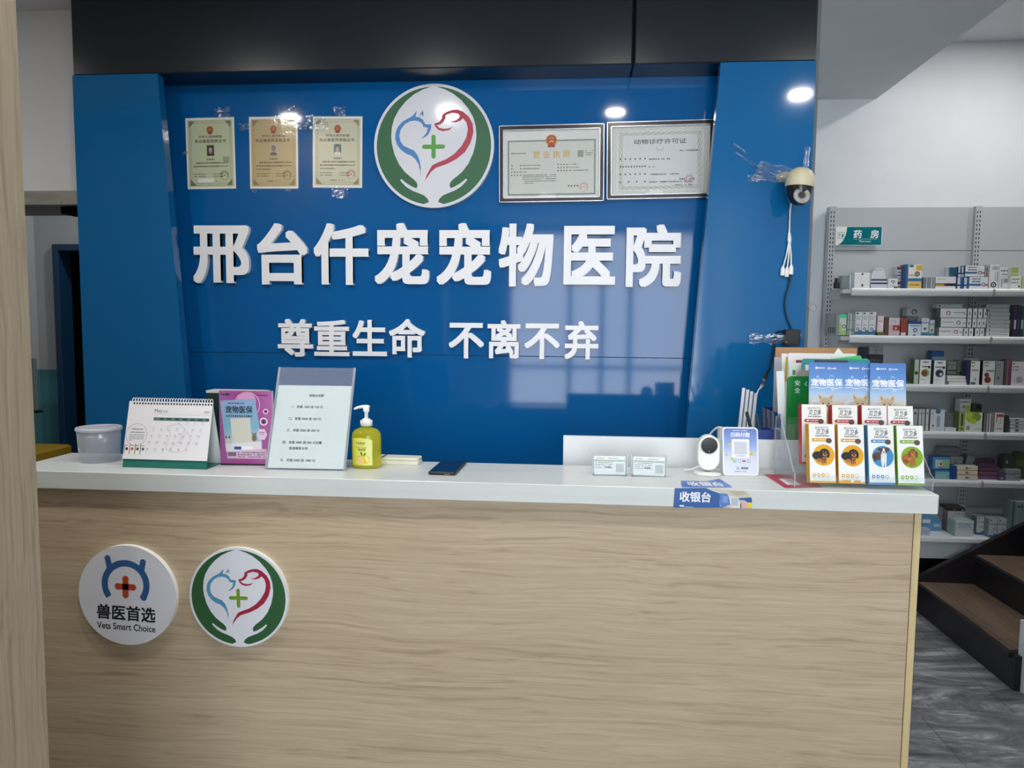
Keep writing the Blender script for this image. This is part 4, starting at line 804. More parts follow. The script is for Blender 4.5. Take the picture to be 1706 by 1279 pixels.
sky = ramp_mat('brochure_sky', [(0, '#c98f4a'), (.22, '#d8d2b4'), (.42, '#a9c8e6'), (.65, '#5f93d2'), (1, '#4a78bc')], 'Z', .13, .295)
def brochure(x, y, label, yaw_):
    t = thing('brochure', label, 'brochure', (x, y, CT+.050), (radians(-7), 0, radians(yaw_)), 'blue pet brochures in the rack')
    b = MB(); w_, h = .0515, .295; b.box(-w_, w_, 0, .004, 0, h, sky); y_ = -.0004; W_ = ink('#f4f8fc')
    b.text('宠物医保', 0, h-.060, .0225, W_, y_, bold=.03, width=.092); b.line([(-.045+.0045*i, h-.0765+.0016*sin(i*.7)) for i in range(21)], .0016, W_, y_)
    b.disc(-.030, h-.017, .0036, W_, y_, 14); b.dashes(-.025, -.006, h-.017, .0045, W_, y_, 3, 1); b.ring(.006, h-.018, .0022, .0036, W_, y_, 14); b.dashes(.011, .030, h-.018, .0040, W_, y_, 4, 1)
    b.ring(-.026, h-.044, .0025, .0036, W_, y_, 12); b.ring(.018, h-.080, .003, .0042, W_, y_, 12); b.ring(.014, h-.044, .004, .005, W_, y_, 12, 0, pi)
    for i in range(6): b.disc(-.040+.006*i, h-.125+.003*(i % 2), .008, ink('#dfe9f4'), y_, 12)
    fur, f2 = ink('#d3c4a6'), ink('#b98a5c'); cx_, cz_ = -.003, h-.122
    b.disc(cx_, cz_-.005, .0215, fur, y_-.0002, 24, .024); b.disc(cx_, cz_+.006, .017, ink('#c0b294'), y_-.0003, 20, .010)
    for q in (-1, 1): b.poly([(cx_+q*.019, cz_+.006), (cx_+q*.0215, cz_+.030), (cx_+q*.006, cz_+.015)], fur, y_-.0003); b.poly([(cx_+q*.0175, cz_+.010), (cx_+q*.020, cz_+.025), (cx_+q*.010, cz_+.015)], f2, y_-.0004); b.disc(cx_+q*.008, cz_-.002, .0022, ink('#1c1614'), y_-.0005, 8)
    b.disc(cx_, cz_-.012, .010, ink('#e2d8c2'), y_-.0004, 14); b.disc(cx_+.001, cz_-.0085, .0055, ink('#221a18'), y_-.0005, 12, .004); b.build('cover', t)
brochure(.770, 2.206, 'light blue 宠物医保 brochure with terrier, leftmost in the back row of the rack', 0)
brochure(.873, 2.214, 'light blue 宠物医保 brochure half hidden between the two others', 0)
brochure(.945, 2.199, 'light blue 宠物医保 brochure with terrier, rightmost in the back row of the rack', 0)

# ------------------------------------------------------------------ file organiser behind the rack
bt = clear('blue_tinted_acrylic', '#8fa2cc', .06, .05, .12, '#5a6ea8')
FO = (.678, 2.362, 1.1183)
t = thing('file_organizer', 'blue tinted desktop file organizer behind the clear rack', 'file organizer', FO)
MB().box(-.004, .325, -.0, .225, 0, .003, bt).build('base', t)
MB().prism([(-.004, .003), (-.001, .003), (-.001, .17), (-.004, .17)], 0, .222, bt).build('side_panel', t); MB().box(.324, .327, 0, .20, .003, .10, bt).build('side_panel', t)
MB().box(-.004, .325, -.003, 0, .0, .06, bt).build('front_lip', t); MB().box(-.004, .325, .222, .225, 0, .17, bt).build('back_plate', t)
def sheetthing(name, label, cat, x0, x1, y, z1, m, tilt=0, d=.004, r=.0, group=None, extra=None):
    x0, x1, z1 = x0*y/2.42, x1*y/2.42, 1.563+(z1-1.563)*y/2.42
    o = thing(name, label, cat, ((x0+x1)/2, y, 1.122), (radians(-2), radians(tilt), 0), group)
    w_, h = (x1-x0)/2, z1-1.122; b = MB()
    if r: b.prism([(p[0], p[1]) for p in rrect(w_, h, r)], 0, d, m)
    else: b.box(-w_, w_, 0, d, 0, h, m, .0006)
    if extra: extra(b, w_, h)
    b.build('sheet' if cat in ('paper', 'leaflet') else 'cover', o); return o
kraft = mat('kraft_card', '#b0895f', .7, var=.05)
sheetthing('file_folder', 'brown kraft folder at the back of the standing file stack', 'folder', .672, .930, 2.550, 1.502, kraft, 0, .012)
sheetthing('file_folder', 'clear bluish folder standing at the left edge of the file stack', 'folder', .668, .690, 2.512, 1.470, M['acrylicedge'], 0, .003)
sheetthing('paper_stack', 'thick stack of white papers in front of the brown folder', 'paper', .692, .905, 2.512, 1.482, M['paper'], 0, .018, extra=lambda b, w_, h: (b.rect(-w_+.012, h-.095, -w_+.022, h-.012, ink('#d8c23a'), -.0004)))
sheetthing('paper_sheet', 'white sheet with rounded corner above the red strip in the file stack', 'paper', .712, .928, 2.485, 1.484, ink('#f0f2f3', .7), 0, .006, .008)
sheetthing('paper_sheet', 'white sheet rising to a peaked corner on top of the file stack', 'paper', .850, .895, 2.478, 1.475, M['paper'], 0, .002, extra=lambda b, w_, h: b.prism([(-w_, h-.004), (w_+.004, h-.004), (-.002, h+.028)], 0, .002, M['paper']))
sheetthing('file_folder', 'dark red folder showing a thin strip under the white sheets', 'folder', .738, .915, 2.468, 1.461, ink('#a02c4a'), 0, .004)
gf = mat('light_green_card', '#52c878', .5)
def folder_slope(b, w_, h): b.prism([(-w_, h-.03), (w_-.004, h-.002), (w_, h-.012), (w_, 0), (-w_, 0)], -.002, 0, gf)
sheetthing('file_folder', 'light green folder with sloping top, rear of the green pair', 'folder', .745, .945, 2.452, 1.448, gf, 0, .003, extra=lambda b, w_, h: b.prism([(-w_, h-.004), (w_, h-.004), (w_, h+.026), (w_-.006, h+.031), (-w_+.02, h+.006)], 0, .003, gf))
sheetthing('file_folder', 'light green folder with sloping top, front of the green pair', 'folder', .740, .968, 2.438, 1.440, gf, 0, .003, extra=lambda b, w_, h: b.prism([(-w_, h-.004), (w_, h-.004), (w_, h+.024), (w_-.006, h+.029), (-w_+.02, h+.006)], 0, .003, mat('green_card_front', '#58cf80', .5)))
sheetthing('paper_sheet', 'pale paper with a small green mark leaning in the stack', 'paper', .715, .80, 2.425, 1.452, ink('#e3ebe2', .7), 0, .006, extra=lambda b, w_, h: b.rect(-w_+.012, h-.040, -w_+.022, h-.024, ink('#4a9a5a'), -.0004))
def clip(b, w_, h):
    b.rect(-w_+.01, .02, w_-.01, h-.02, ink('#e6ebee', .6), -.0006); b.box(-.068, .035, -.012, .0, h-.020, h-.004, ink('#4a4846', .3), .003)
sheetthing('clipboard', 'teal clipboard with dark metal clip behind the blue brochures', 'clipboard', .757, .972, 2.404, 1.466, mat('teal_plastic', '#3a9aa0', .4), 0, .005, .008, extra=clip)
sheetthing('booklet', 'grey booklet with red lettering peeking over the green booklet', 'booklet', .742, .860, 2.385, 1.428, mat('grey_booklet', '#a39a90', .5), 0, .004, .014, extra=lambda b, w_, h: [b.rect(-.012, h-.031-.010*i, .02, h-.025-.010*i, ink('#a83a48'), -.0004) for i in range(2)])
def green(b, w_, h):
    W_ = ink('#eef6ee')
    for i, c_ in enumerate('安全'): b.text(c_, -.026, h-.022-.023*i, .019, W_, -.0004)
    b.line([(.003, h-.018), (-.003, h-.026), (.004, h-.030)], .002, W_, -.0004); b.disc(.012, h-.046, .002, W_, -.0004, 8)
    b.dashes(-.028, .03, h-.060, .002, ink('#2f8a50'), -.0004, 3, 1)
sheetthing('booklet', 'bright green booklet lettered 安全 left of the blue brochures', 'booklet', .712, .830, 2.366, 1.408, mat('green_booklet', '#0a7a34', .3), 0, .005, .014, extra=green)
sheetthing('paper_sheet', 'white sheet tilted at the left side of the green booklet', 'paper', .697, .722, 2.376, 1.425, ink('#e6ebee', .7), -4, .002)
# pen tray with pen, and the router
t = thing('pen_tray', 'blue plastic pen tray behind the payment stand', 'tray', (.612, 2.365, 1.1185))
bl = mat('blue_tray_plastic', '#1d3a86', .35)
tr_ = MB(); tr_.box(-.020, .044, 0, .06, 0, .003, bl)
for a in ((-.020, .044, 0, .003), (-.020, .044, .057, .060), (-.020, -.017, .003, .057), (.041, .044, .003, .057)): tr_.box(*a, .003, .118, bl)
tr_.build('tray', t)
for i, (dx, tl, c_, L_, lb) in enumerate(((.000, -16, '#1a1c20', .175, 'black pen leaning left in the blue pen tray'), (.018, -12, '#3a4656', .165, 'dark grey pen in the blue tray, right of the black pen'))):
    o = thing('pen', lb, 'pen', (.612+dx+.012, 2.395, 1.1225), (0, radians(tl), 0))
    MB().lathe([(.002, 0), (.0045, .012), (.0045, L_-.05)], ink('#c3c7cb', .3), 14).build('barrel', o); MB().lathe([(.0052, L_-.05), (.0052, L_-.003), (.004, L_)], ink(c_, .3), 14).build('cap', o); MB().box(-.001, .001, -.008, -.005, L_-.045, L_-.005, ink(c_, .3)).build('clip', o)
t = thing('router', 'white wireless router with four upright antennas behind the payment stand', 'router', (.600, 2.61, 1.1185))
rw = mat('router_white', '#e8eaec', .35); MB().box(-.062, .062, -.05, .06, 0, .03, rw, .006).build('body', t)
MB().box(-.062, .062, .03, .06, .03, .085, rw, .006).build('rear_block', t)
for i in range(4):
    a = MB(); a.M = Matrix.Translation((.015+.0150*i, .045, .08)) @ Matrix.Rotation(radians(4), 4, 'Y'); a.box(-.0055, .0055, -.004, .004, 0, .150-.006*i, rw, .002); a.build('antenna', t)
MB().tube(spline([(-.02, -.02, .03), (-.05, -.03, .085), (-.08, -.02, .09), (-.105, 0, .045), (-.06, .0, .02)], 6), .0035, M['white'], 8).build('cable', t)
# ------------------------------------------------------------------ dome camera, its leads and adapter on the right pilaster
cxp, czp = .846, 2.095
t = thing('dome_camera', 'cream and black dome security camera taped to the right blue pilaster', 'security camera', (cxp, 2.835, czp))
cream = mat('cream_plastic', '#cfc8a8', .4)
sh_ = [(.0505, -.002), (.052, .004), (.0515, .022), (.047, .042), (.037, .058), (.022, .068), (.001, .072)]
b = MB(); b.M = Matrix.Rotation(radians(5), 4, 'Y'); b.lathe(sh_, cream, 40); b.build('cap', t)
blk = mat('camera_black', '#14171c', .25)
b = MB(); b.lathe([(.001, -.070), (.020, -.066), (.035, -.053), (.044, -.034), (.0465, -.015), (.0465, .002)], blk, 40); b.build('body', t)
b = MB(); b.M = Matrix.Translation((-.004, -.040, -.042)) @ Matrix.Rotation(radians(-14), 4, 'X'); b.prism([(.031*cos(2*pi*k/32), .031*sin(2*pi*k/32)) for k in range(32)], -.008, .012, blk)
W_ = ink('#c9ccd0')
for rr, nn in ((.0245, 26), (.0195, 22)):
    for k in range(nn):
        a = -pi/2+.45+(2*pi-.9)*k/(nn-1); b.disc(rr*cos(a), rr*sin(a), .0019, W_, -.0086, 8)
b.disc(0, 0, .0125, ink('#0b0d10', .1), -.0086, 20); b.disc(.002, .002, .004, ink('#2a3036', .1), -.0089, 12); b.build('lens_ring', t)
b = MB(); b.M = Matrix.Translation((0, .035, .045)); b.tube([(0, .0, 0), (-.03, .05, .012), (-.05, .112, .014)], .016, cream, 12); b.build('mount_arm', t)
rnd = random.Random(11)
def strap(p0, p1, wd, name, parent=None, n=9):                       # clear tape stretched between two points
    a, c = Vector(p0), Vector(p1); d = (c-a); nrm = d.normalized().cross(Vector((0, 1, 0))).normalized(); b = MB(); v = []; f = []; fold = [rnd.random() for j in range(9)]
    for i in range(n+1):
        q = a+d*i/n
        for j in range(9): v.append(tuple(q+nrm*wd*(j/8-.5)*(1+.18*sin(i*1.3))+Vector((0, -.008*fold[j]-abs(rnd.gauss(0, .0006)), 0))))
    for i in range(n):
        for j in range(8): f.append((i*9+j, i*9+j+1, i*9+j+10, i*9+j+9))
    b.add(v, f, M['tape']); return b.build(name, parent)
for p0, p1, wd in (((-.135, .085, .095), (-.03, -.01, .045), .040), ((-.145, .098, .06), (-.04, .02, .03), .030), ((.055, .10, .17), (.02, .0, .06), .022), ((-.225, .112, .185), (-.175, .110, .150), .010), ((-.215, .112, .155), (-.165, .110, .118), .008), ((-.160, .111, .115), (-.10, .095, .085), .014)):
    strap(p0, p1, wd, 'tape_strip', t)
o = MB(); crinkle(o, -.13, .055, .035, .03, rnd, .112, 6); o.build('tape_scrap', t)
# leads
P3 = lambda px, py, y=2.935: tuple(at(px, py, y))
t = thing('camera_lead', 'white camera lead hanging down and splitting into three plugs', 'cable', P3(1316, 345))
o0 = Vector(P3(1316, 345)); R3 = lambda px, py, y=2.938: tuple(Vector(P3(px, py, y))-o0)
MB().tube([R3(1318, 338, 2.90), R3(1316, 350), R3(1315, 392)], .004, M['white'], 10).build('main_cord', t)
MB().tube([R3(1315, 388), R3(1315, 400), R3(1315, 405)], .007, M['white'], 12, [.0055, .0085, .006]).build('splitter', t)
for a, c in (((1314, 404), (1304, 448)), ((1315, 404), (1311, 450)), ((1316, 404), (1318, 446))):
    q = MB(); q.tube([R3(*a), R3((a[0]+c[0])/2+1, (a[1]+c[1])/2), R3(*c)], .003, M['white'], 8); e = (c[0]-.6, c[1]+11)
    q.tube([R3(c[0]+.4, c[1]-5), R3(*c), R3(*e)], .008, M['white'], 12, [.004, .0085, .0085]); q.build('branch_plug', t)
t = thing('power_adapter', 'black power adapter block taped low on the right blue pilaster', 'adapter', P3(1315.5, 575, 2.948))
o0 = Vector(P3(1315.5, 575, 2.948))
MB().box(-.030, .030, -.035, .0, 0, .062, M['black_p'], .004).build('block', t)
MB().tube(spline([R3(1317, 456), R3(1316, 470), R3(1308, 500), R3(1310, 525), R3(1319, 549)], 8), .0032, M['black_p'], 8).build('lead', t)
MB().tube([R3(1317, 454), R3(1316, 466)], .005, M['black_p'], 10, [.006, .0035]).build('jack', t)
MB().tube(spline([R3(1304, 552, 2.92), R3(1293, 556, 2.935), R3(1290, 580), R3(1284, 610), R3(1278, 622, 2.9)], 8), .004, M['black_p'], 8).build('mains_cord', t)
MB().tube([R3(1278, 620, 2.9), R3(1274, 632, 2.9)], .007, M['black_p'], 10, [.006, .008]).build('plug', t)
strap(R3(1248, 563, 2.946), R3(1305, 564, 2.925), .040, 'tape_strip', t); strap(R3(1305, 566, 2.915), R3(1336, 560, 2.945), .03, 'tape_strip', t)
t = thing('usb_connector', 'white cable connector below the black plug, above the router antennas', 'connector', P3(1272, 634, 2.9)); o0 = Vector(P3(1272, 634, 2.9))
MB().tube([R3(1273.5, 631, 2.9), R3(1271, 640, 2.9), R3(1267, 646, 2.9)], .008, M['white'], 12, [.009, .008, .005]).build('shell', t)
MB().tube(spline([R3(1267, 646, 2.9), R3(1262, 653, 2.85), R3(1258, 680, 2.75), R3(1256, 725, 2.68)], 6), .0028, M['white'], 8).build('cord', t)
# wall hook
t = thing('wall_hook', 'small metal ring hook on the wall corner right of the blue pilaster', 'hook', tuple(at(1350, 512, 3.12)))
b = MB(); b.tube([(.008+.014*cos(a), -.010, .014*sin(a)) for a in [2*pi*k/20 for k in range(21)]], .0026, M['steel'], 8); b.build('ring', t)
MB().tube([(-.008, 0, .012), (-.010, -.010, -.002), (-.004, -.012, -.010)], .0018, M['steel'], 8).build('prong', t)
# passage objects on the left
t = thing('yellow_bin', 'yellow-topped bin in the passage beyond the left end of the counter', 'bin', (-3.40, 4.25, 0))
yl = mat('yellow_plastic', '#b08f1e', .45); MB().box(-.20, .145, -.16, .16, 0, .70, M['black_p'], .02).build('body', t); MB().box(-.215, .16, -.175, .175, .70, .765, yl, .02).build('lid', t)
t = thing('wall_panel', 'narrow grey panel with a black bottom ledge on the teal passage wall', 'panel', (-3.45, 4.30, 1.0))
MB().box(-.10, .055, 0, .03, .0, .33, mat('dull_grey_panel', '#7d8284', .5), .002).build('panel', t); MB().box(-.10, .085, -.03, .03, -.016, .0, M['black_p'], .002).build('ledge', t); MB().box(-.45, -.02, .008, .022, .10, .2, M['greyw']).build('bracket', t)
# ------------------------------------------------------------------ staircase on the right
t = thing('staircase', 'dark staircase with walnut treads rising to the right beside the shelves', 'stairs', (0, 0, 0))
YN, YF, RUN, RISE = 3.22, 4.09, .30, .165
for i in range(5):
    x = 1.945+RUN*i; z = RISE*(i+1)
    MB().box(x, x+.012, YN, YF, z-RISE, z-.030, M['stairb']).build('riser', t)
    MB().box(x-.012, x+RUN+.012, YN, YF, z-.030, z-.004, M['stairb'], .003).build('nosing_frame', t)
    MB().box(x+.004, x+RUN-.002, YN+.02, YF-.005, z-.004, z, M['treadw']).build('tread', t)
MB().prism([(1.93, 0), (3.6, 0), (3.6, 1.16), (1.94, .18), (1.93, .165)], YF, YF+.035, M['stairb']).build('stringer', t)
MB().prism([(1.945, 0), (1.972, 0), (1.972, .155), (1.945, .155)], YN-.03, YN-.001, M['stairb']).build('stringer', t)
MB().prism([(1.972, 0), (3.5, 0), (3.5, .95), (2.30, .31), (1.972, .31)], YN-.05, YN-.001, M['wall']).build('side_panel', t)

# ------------------------------------------------------------------ pharmacy shelving
PX = (1.552, 2.387, 3.222); YB = 4.55; YS = 4.33
SZ = (1.799, 1.529, 1.250, .978, .697)
t = thing('shelving_unit', 'pale steel pharmacy shelving with slotted uprights against the white wall', 'shelves', (0, 0, 0))
for i in range(2):
    x0, x1 = PX[i]+.018, PX[i+1]-.018
    for z0, z1 in ((.12, .70), (.703, 1.27), (1.273, 2.035), (2.038, 2.292)): MB().box(x0, x1, YB, YB+.02, z0, z1, M['shelfg'], .0015).build('back_panel', t)
    for k, zt in enumerate(SZ):
        xa, xb = PX[i]+(.055 if i == 0 else .004), PX[i+1]-.002
        b = MB(); prof = [(0, 0), (-.004, .0), (-.008, -.006), (-.010, -.016), (-.006, -.034), (-.001, -.042), (.012, -.044), (.012, -.024), (.22, -.024), (.22, 0)]
        v = [(x, YS+y, zt+z) for x in (xa, xb) for y, z in prof]; n = len(prof)
        b.add(v, [tuple(range(n)), tuple(range(2*n-1, n-1, -1))]+[(j, n+j, n+(j+1) % n, (j+1) % n) for j in range(n)], M['shelfw']); b.build('shelf_board', t)
        MB().prism([(PX[i]+.001, zt-.002), (PX[i]+.004, zt-.002), (PX[i]+.004, zt-.06), (PX[i]+.001, zt-.06)], YS+.03, YB, M['shelfg']).build('bracket', t)
        if i == 0: MB().box(PX[0]+.004, PX[0]+.055, YS-.005, YS+.21, zt-.030, zt-.006, M['shelfg'], .002).build('shelf_end', t)
        else: MB().box(PX[1]-.006, PX[1]+.006, YS-.013, YS+.004, zt-.040, zt-.004, M['steel'], .002).build('joint_clip', t)
    b = MB(); b.box(PX[i]+.01, PX[i+1]-.002, 4.16, 4.55, .372, .397, M['shelfw'], .004); b.build('base_shelf', t)
    MB().box(PX[i]+.02, PX[i+1]-.02, 4.34, 4.55, 0, .268, M['slot']).build('kick_panel', t)  # dark tone paints in the shade of the recess below the plinth
    MB().box(PX[i]+.02, PX[i+1]-.02, 4.19, 4.55, .268, .372, M['shelfg'], .003).build('plinth', t)
for x in PX:
    b = MB(); b.box(x-.020, x+.020, YB-.025, YB+.03, 0, 2.295, M['shelfg'], .002)
    for j in range(84):
        z = .16+j*.0253
        for q in (-.009, .007): b.rect(x+q-.0028, z-.008, x+q+.0028, z+.006, M['slot'], YB-.0253)
    b.build('upright', t)
a, c = at(1389.5, 409, 4.538), at(1468.5, 378, 4.538)
W_, H_ = c.x-a.x, c.z-a.z; b = MB(); b.box(0, W_, -.003, 0, 0, H_, M['white'], .001)
TL = ink('#12747e', .15); y = -.0034
cv = [(W_*.0+.0, .0)]+[(W_*(.02+.22*sin(k/10*pi/2)), H_*(1-cos(k/10*pi/2))*.98+.001) for k in range(11)]
b.poly(cv+[(W_*.24, H_*.985), (W_*.985, H_*.985), (W_*.985, H_*.02), (W_*.05, H_*.02)], TL, y)
wi = ink('#f2f8f8', .3); b.text('药', W_*.475, H_*.60, H_*.46, wi, y-.0003, bold=.02); b.text('房', W_*.835, H_*.60, H_*.46, wi, y-.0003, bold=.02); b.rect(W_*.39, H_*.325, W_*.90, H_*.335, wi, y-.0003); b.text('Pharmacy', W_*.64, H_*.20, H_*.16, wi, y-.0003)
b.rect(W_*.05, H_*.34, W_*.19, H_*.70, ink('#2f8a92'), y); b.rect(W_*.056, H_*.36, W_*.184, H_*.68, ink('#eef2f2'), y-.0002); b.rect(W_*.068, H_*.54, W_*.11, H_*.575, ink('#2a5a64'), y-.0004); b.rect(W_*.084, H_*.48, W_*.094, H_*.635, ink('#2a5a64'), y-.0004); b.rect(W_*.068, H_*.42, W_*.105, H_*.445, ink('#2a5a64'), y-.0004); b.rect(W_*.135, H_*.41, W_*.168, H_*.61, ink('#1a7a72'), y-.0004)
tag(b.build('room_sign', None, (a.x, 4.5235, a.z)), 'teal and white 药房 pharmacy sign at the top left of the shelving', 'sign')

# ------------------------------------------------------------------ medicines on the shelves
WT, GY, NV = '#e4e7ea', '#b4babd', '#2a4a7c'
def product(x0, y0, x1, y1, shelf, label, front=WT, side=None, marks=(), depth=.056, Y=4.338, name='medicine_box', cat='medicine box', group=None, tilt=0, shape='box'):
    zs = (SZ+(.397,))[shelf]; yb = y1 if y1 else None
    A = at(x0, y0, Y); B = at(x1, y1 or y0, Y); zb = B.z if y1 else zs; B = at(x1, y0, Y); w_ = B.x-A.x-.0004
    if shelf == 5 and not y1: zb = zs
    h = A.z-zb; b = MB(); sc = ink(side or front, .45)
    if shape == 'box': b.box(-w_/2, w_/2, 0, depth, 0, h, sc, .001); b.rect(-w_/2+.0008, .0008, w_/2-.0008, h-.0008, ink(front, .4), -.0003)
    elif shape == 'bottle': b.lathe([(.001, 0), (w_*.48, .0), (w_*.5, .004), (w_*.5, h*.55), (w_*.42, h*.62), (w_*.36, h*.64), (w_*.36, h), (.001, h)], sc, 20, (0, w_*.5, 0))
    elif shape == 'pouch':
        pr = [(-w_/2, 0), (w_/2, 0), (w_/2*.98, h*.55), (w_/2*.72, h*.9), (w_/2*.3, h), (-w_/2*.5, h*.95), (-w_/2*.9, h*.7)]; b.prism(pr, 0, depth, sc)
    for mk in marks:
        k, y = mk[0], -.0006-.0002*marks.index(mk)
        X = lambda u: -w_/2+u*w_
        if k == 'r': b.rect(X(mk[1]), mk[2]*h, X(mk[3]), mk[4]*h, ink(mk[5]), y)
        elif k == 'c': b.disc(X(mk[1]), mk[2]*h, mk[3]*w_, ink(mk[4]), y, 20)
        elif k == 'o': b.ring(X(mk[1]), mk[2]*h, mk[3]*w_*.6, mk[3]*w_, ink(mk[4]), y, 22, *(mk[5] if len(mk) > 5 else (0, 2*pi)))
        elif k == 'd': b.dashes(X(mk[1]), X(mk[2]), mk[3]*h, mk[4]*h, ink(mk[5]), y, int(mk[1]*97+mk[3]*31), .9)
        elif k == 'p': pet(b, X(mk[1]), mk[2]*h, mk[3]*w_, mk[4], mk[5], y, mk[6] if len(mk) > 6 else 'dog')
        elif k == 'v':
            for q in range(mk[1]): u = (q+.5)/mk[1]; b.rect(X(u-mk[4]), mk[2]*h, X(u+mk[4]), mk[3]*h, ink(mk[5]), y)
    o = b.build(name, None, ((A.x+B.x)/2, Y, zb+.0004), (0, radians(tilt), 0)); tag(o, label, cat, group); return o
T1 = ('d', .12, .85, .82, .06, '#5a6068'); T2 = ('d', .12, .7, .70, .05, '#8a9098')
S1 = 'medicines on the top shelf'
product(1391, 463, 1401.5, None, 0, 'black bottle at the far left of the top medicine shelf', '#16181b', shape='bottle', name='medicine_bottle', cat='bottle', group=S1)
product(1403, 459, 1415.5, None, 0, 'dull grey carton beside the black bottle on the top shelf', '#8f9598', group=S1, Y=4.40)
product(1416, 458, 1424, None, 0, 'narrow white carton left of the white spotted packet, top shelf', WT, group=S1, Y=4.39)
product(1424, 454, 1450, None, 0, 'square white packet with two dark spots, top shelf', '#eef1f2', marks=[('r', .0, .9, .4, .98, '#ffffff'), ('c', .5, .90, .07, '#3a3e44'), ('c', .52, .20, .07, '#4a4e54'), ('c', .52, .12, .05, '#6a6e74')], depth=.09, group=S1)
product(1451, 446, 1477, None, 0, 'bulging white pouch behind the navy-striped cartons, top shelf', '#d2d7da', shape='pouch', marks=[('c', .5, .42, .08, '#22262c'), ('d', .2, .7, .9, .05, '#7a8088')], depth=.05, Y=4.44, name='medicine_pouch', cat='pouch', group=S1)
for i, (a, b_) in enumerate(((476, None), (470.3, 476), (464.5, 470.2))):
    product(1451, a, 1479, b_, 0, 'flat navy-striped white carton, %s of three under the white pouch' % ('bottom', 'middle', 'top')[i], '#e0e2ea', marks=[('r', 0, .45, .98, .95, '#3a4268')] if i else [('r', 0, .7, 1, .95, '#b9bccc')], depth=.06, group=S1, Y=4.345)
product(1480, 464, 1496, None, 0, 'small white carton with a green lower corner, top shelf', WT, marks=[('r', .6, .02, 1, .2, '#2f7a5a'), ('o', .5, .62, .22, '#4a4e58', (0, pi)), ('c', .52, .55, .08, '#3a3e48'), ('d', .2, .8, .26, .08, '#5a606a')], group=S1)
for i, (a, b_) in enumerate(((469, None), (458, 468.8), (444, 457.8))):
    product(1494.5, a, 1510, b_, 0, 'red-topped white carton behind the blue box, %s of the stack' % ('bottom', 'middle', 'top')[i], '#c9cdd2', marks=[('r', 0, .62, 1, .98, '#8a3a44'), ('d', .1, .8, .3, .2, '#6a5a60')] if i != 1 else [('r', 0, .85, 1, 1, '#4a4e5a'), ('d', .1, .8, .4, .2, '#6a6e78')], group=S1, Y=4.40)
product(1510, 440, 1537, None, 0, 'tall blue-edged carton with a yellow base and cat ring, top shelf', '#f0ecdf', '#2a5a94', [('r', 0, .0, .14, 1, '#2f659e'), ('r', .14, .02, 1, .30, '#e6c26a'), ('r', .14, .30, 1, .42, '#3a76b0'), ('r', .62, .74, 1, .95, '#e6b85a'), ('r', .2, .88, .45, .98, '#2f7d8a'), ('o', .70, .60, .16, '#2c3a4a'), ('c', .70, .60, .05, '#2c3a4a'), ('d', .2, .6, .55, .05, '#c09060'), ('d', .25, .9, .16, .05, '#a08040')], .08, group=S1)
for i in range(5): product(1538.5+4*i, 462+(i % 2), 1542+4*i, None, 0, 'thin grey-white blister packet, %s of five between the yellow box and the striped one' % ('first', 'second', 'third', 'fourth', 'last')[i], ('#7d858a', '#a9b0b4', '#8f979c', '#b9c0c4', '#9fa8ae')[i], group=S1)
product(1559, 461, 1593, None, 0, 'long white carton with a black and yellow stripe, top shelf', '#e2e6e8', marks=[('r', 0, .22, 1, .45, '#2a2e34'), ('r', .02, .22, .42, .40, '#c9a23a'), ('r', .42, .22, .5, .40, '#a83a34'), ('d', .1, .5, .8, .06, '#7a8088')], group=S1)
product(1581, 445, 1596.5, 460.8, 0, 'dark blue slanted carton on top of the striped white one', '#2f5a78', '#d9dde0', group=S1, Y=4.36)
for i in range(2): product(1593.5+11*i, 462, 1604+11*i, None, 0, 'white and navy carton end, %s of two below the upper navy pair' % ('left', 'right')[i], '#d2dae2', '#2a4f80', [('r', 0, 0, .22, 1, '#2a5a90'), ('r', 0, .25, 1, .38, '#3a3a5a'), ('r', .62, 0, 1, 1, '#34649a')], group=S1)
for i in range(2): product(1596.8+5.6*i, 444, 1602+5.6*i, 461.8, 0, 'upright white carton with a navy band, %s of the upper pair' % ('left', 'right')[i], '#d9e0e6', '#2a4a70', [('r', 0, .28, 1, .42, '#24466e'), ('r', .6, .4, 1, 1, '#2f5a70')], group=S1, Y=4.35)
wide = [('r', 0, .26, .62, .42, '#2f6a9c'), ('o', .76, .36, .10, '#8a5068'), ('r', .84, .28, 1, .40, '#a06078'), ('d', .12, .6, .82, .1, '#5a626a'), ('d', .15, .6, .60, .12, '#3a424a')]
product(1615, 461, 1647, None, 0, 'wide white carton with blue stripe and pink ring, lower one of the top shelf pair', '#e2e8ee', '#2f5c8a', wide, group=S1)
product(1608.5, 442, 1641, 460.8, 0, 'wide white carton with blue stripe and pink ring, upper one of the top shelf pair', '#dfe6ec', '#2f5c8a', wide, group=S1)
product(1642, 441, 1648.5, 460.8, 0, 'narrow grey carton end right of the blue-striped pair', '#a5a9ae', marks=[('r', .3, 0, .6, .8, '#5c5f66')], group=S1)
product(1649, 441, 1665, None, 0, 'tall white carton with a black ring near its base, top shelf', '#e8eaec', marks=[('o', .5, .17, .30, '#22262a'), ('c', .5, .17, .08, '#3a3e44'), ('r', .3, .80, .95, .95, '#b5b9be'), ('r', .62, .35, .66, .7, '#7a7e86'), ('r', .82, .3, .88, .72, '#5a5e66')], group=S1)
product(1666, 446, 1684, None, 0, 'white carton with grey bottle picture, right of the ringed one', '#e2e5e7', marks=[('c', .62, .40, .22, '#9a9ea6'), ('d', .1, .8, .86, .07, '#4a4e56'), ('d', .2, .7, .70, .06, '#7a7e86'), ('r', .2, .1, .28, .5, '#8a8e94')], group=S1, Y=4.37)
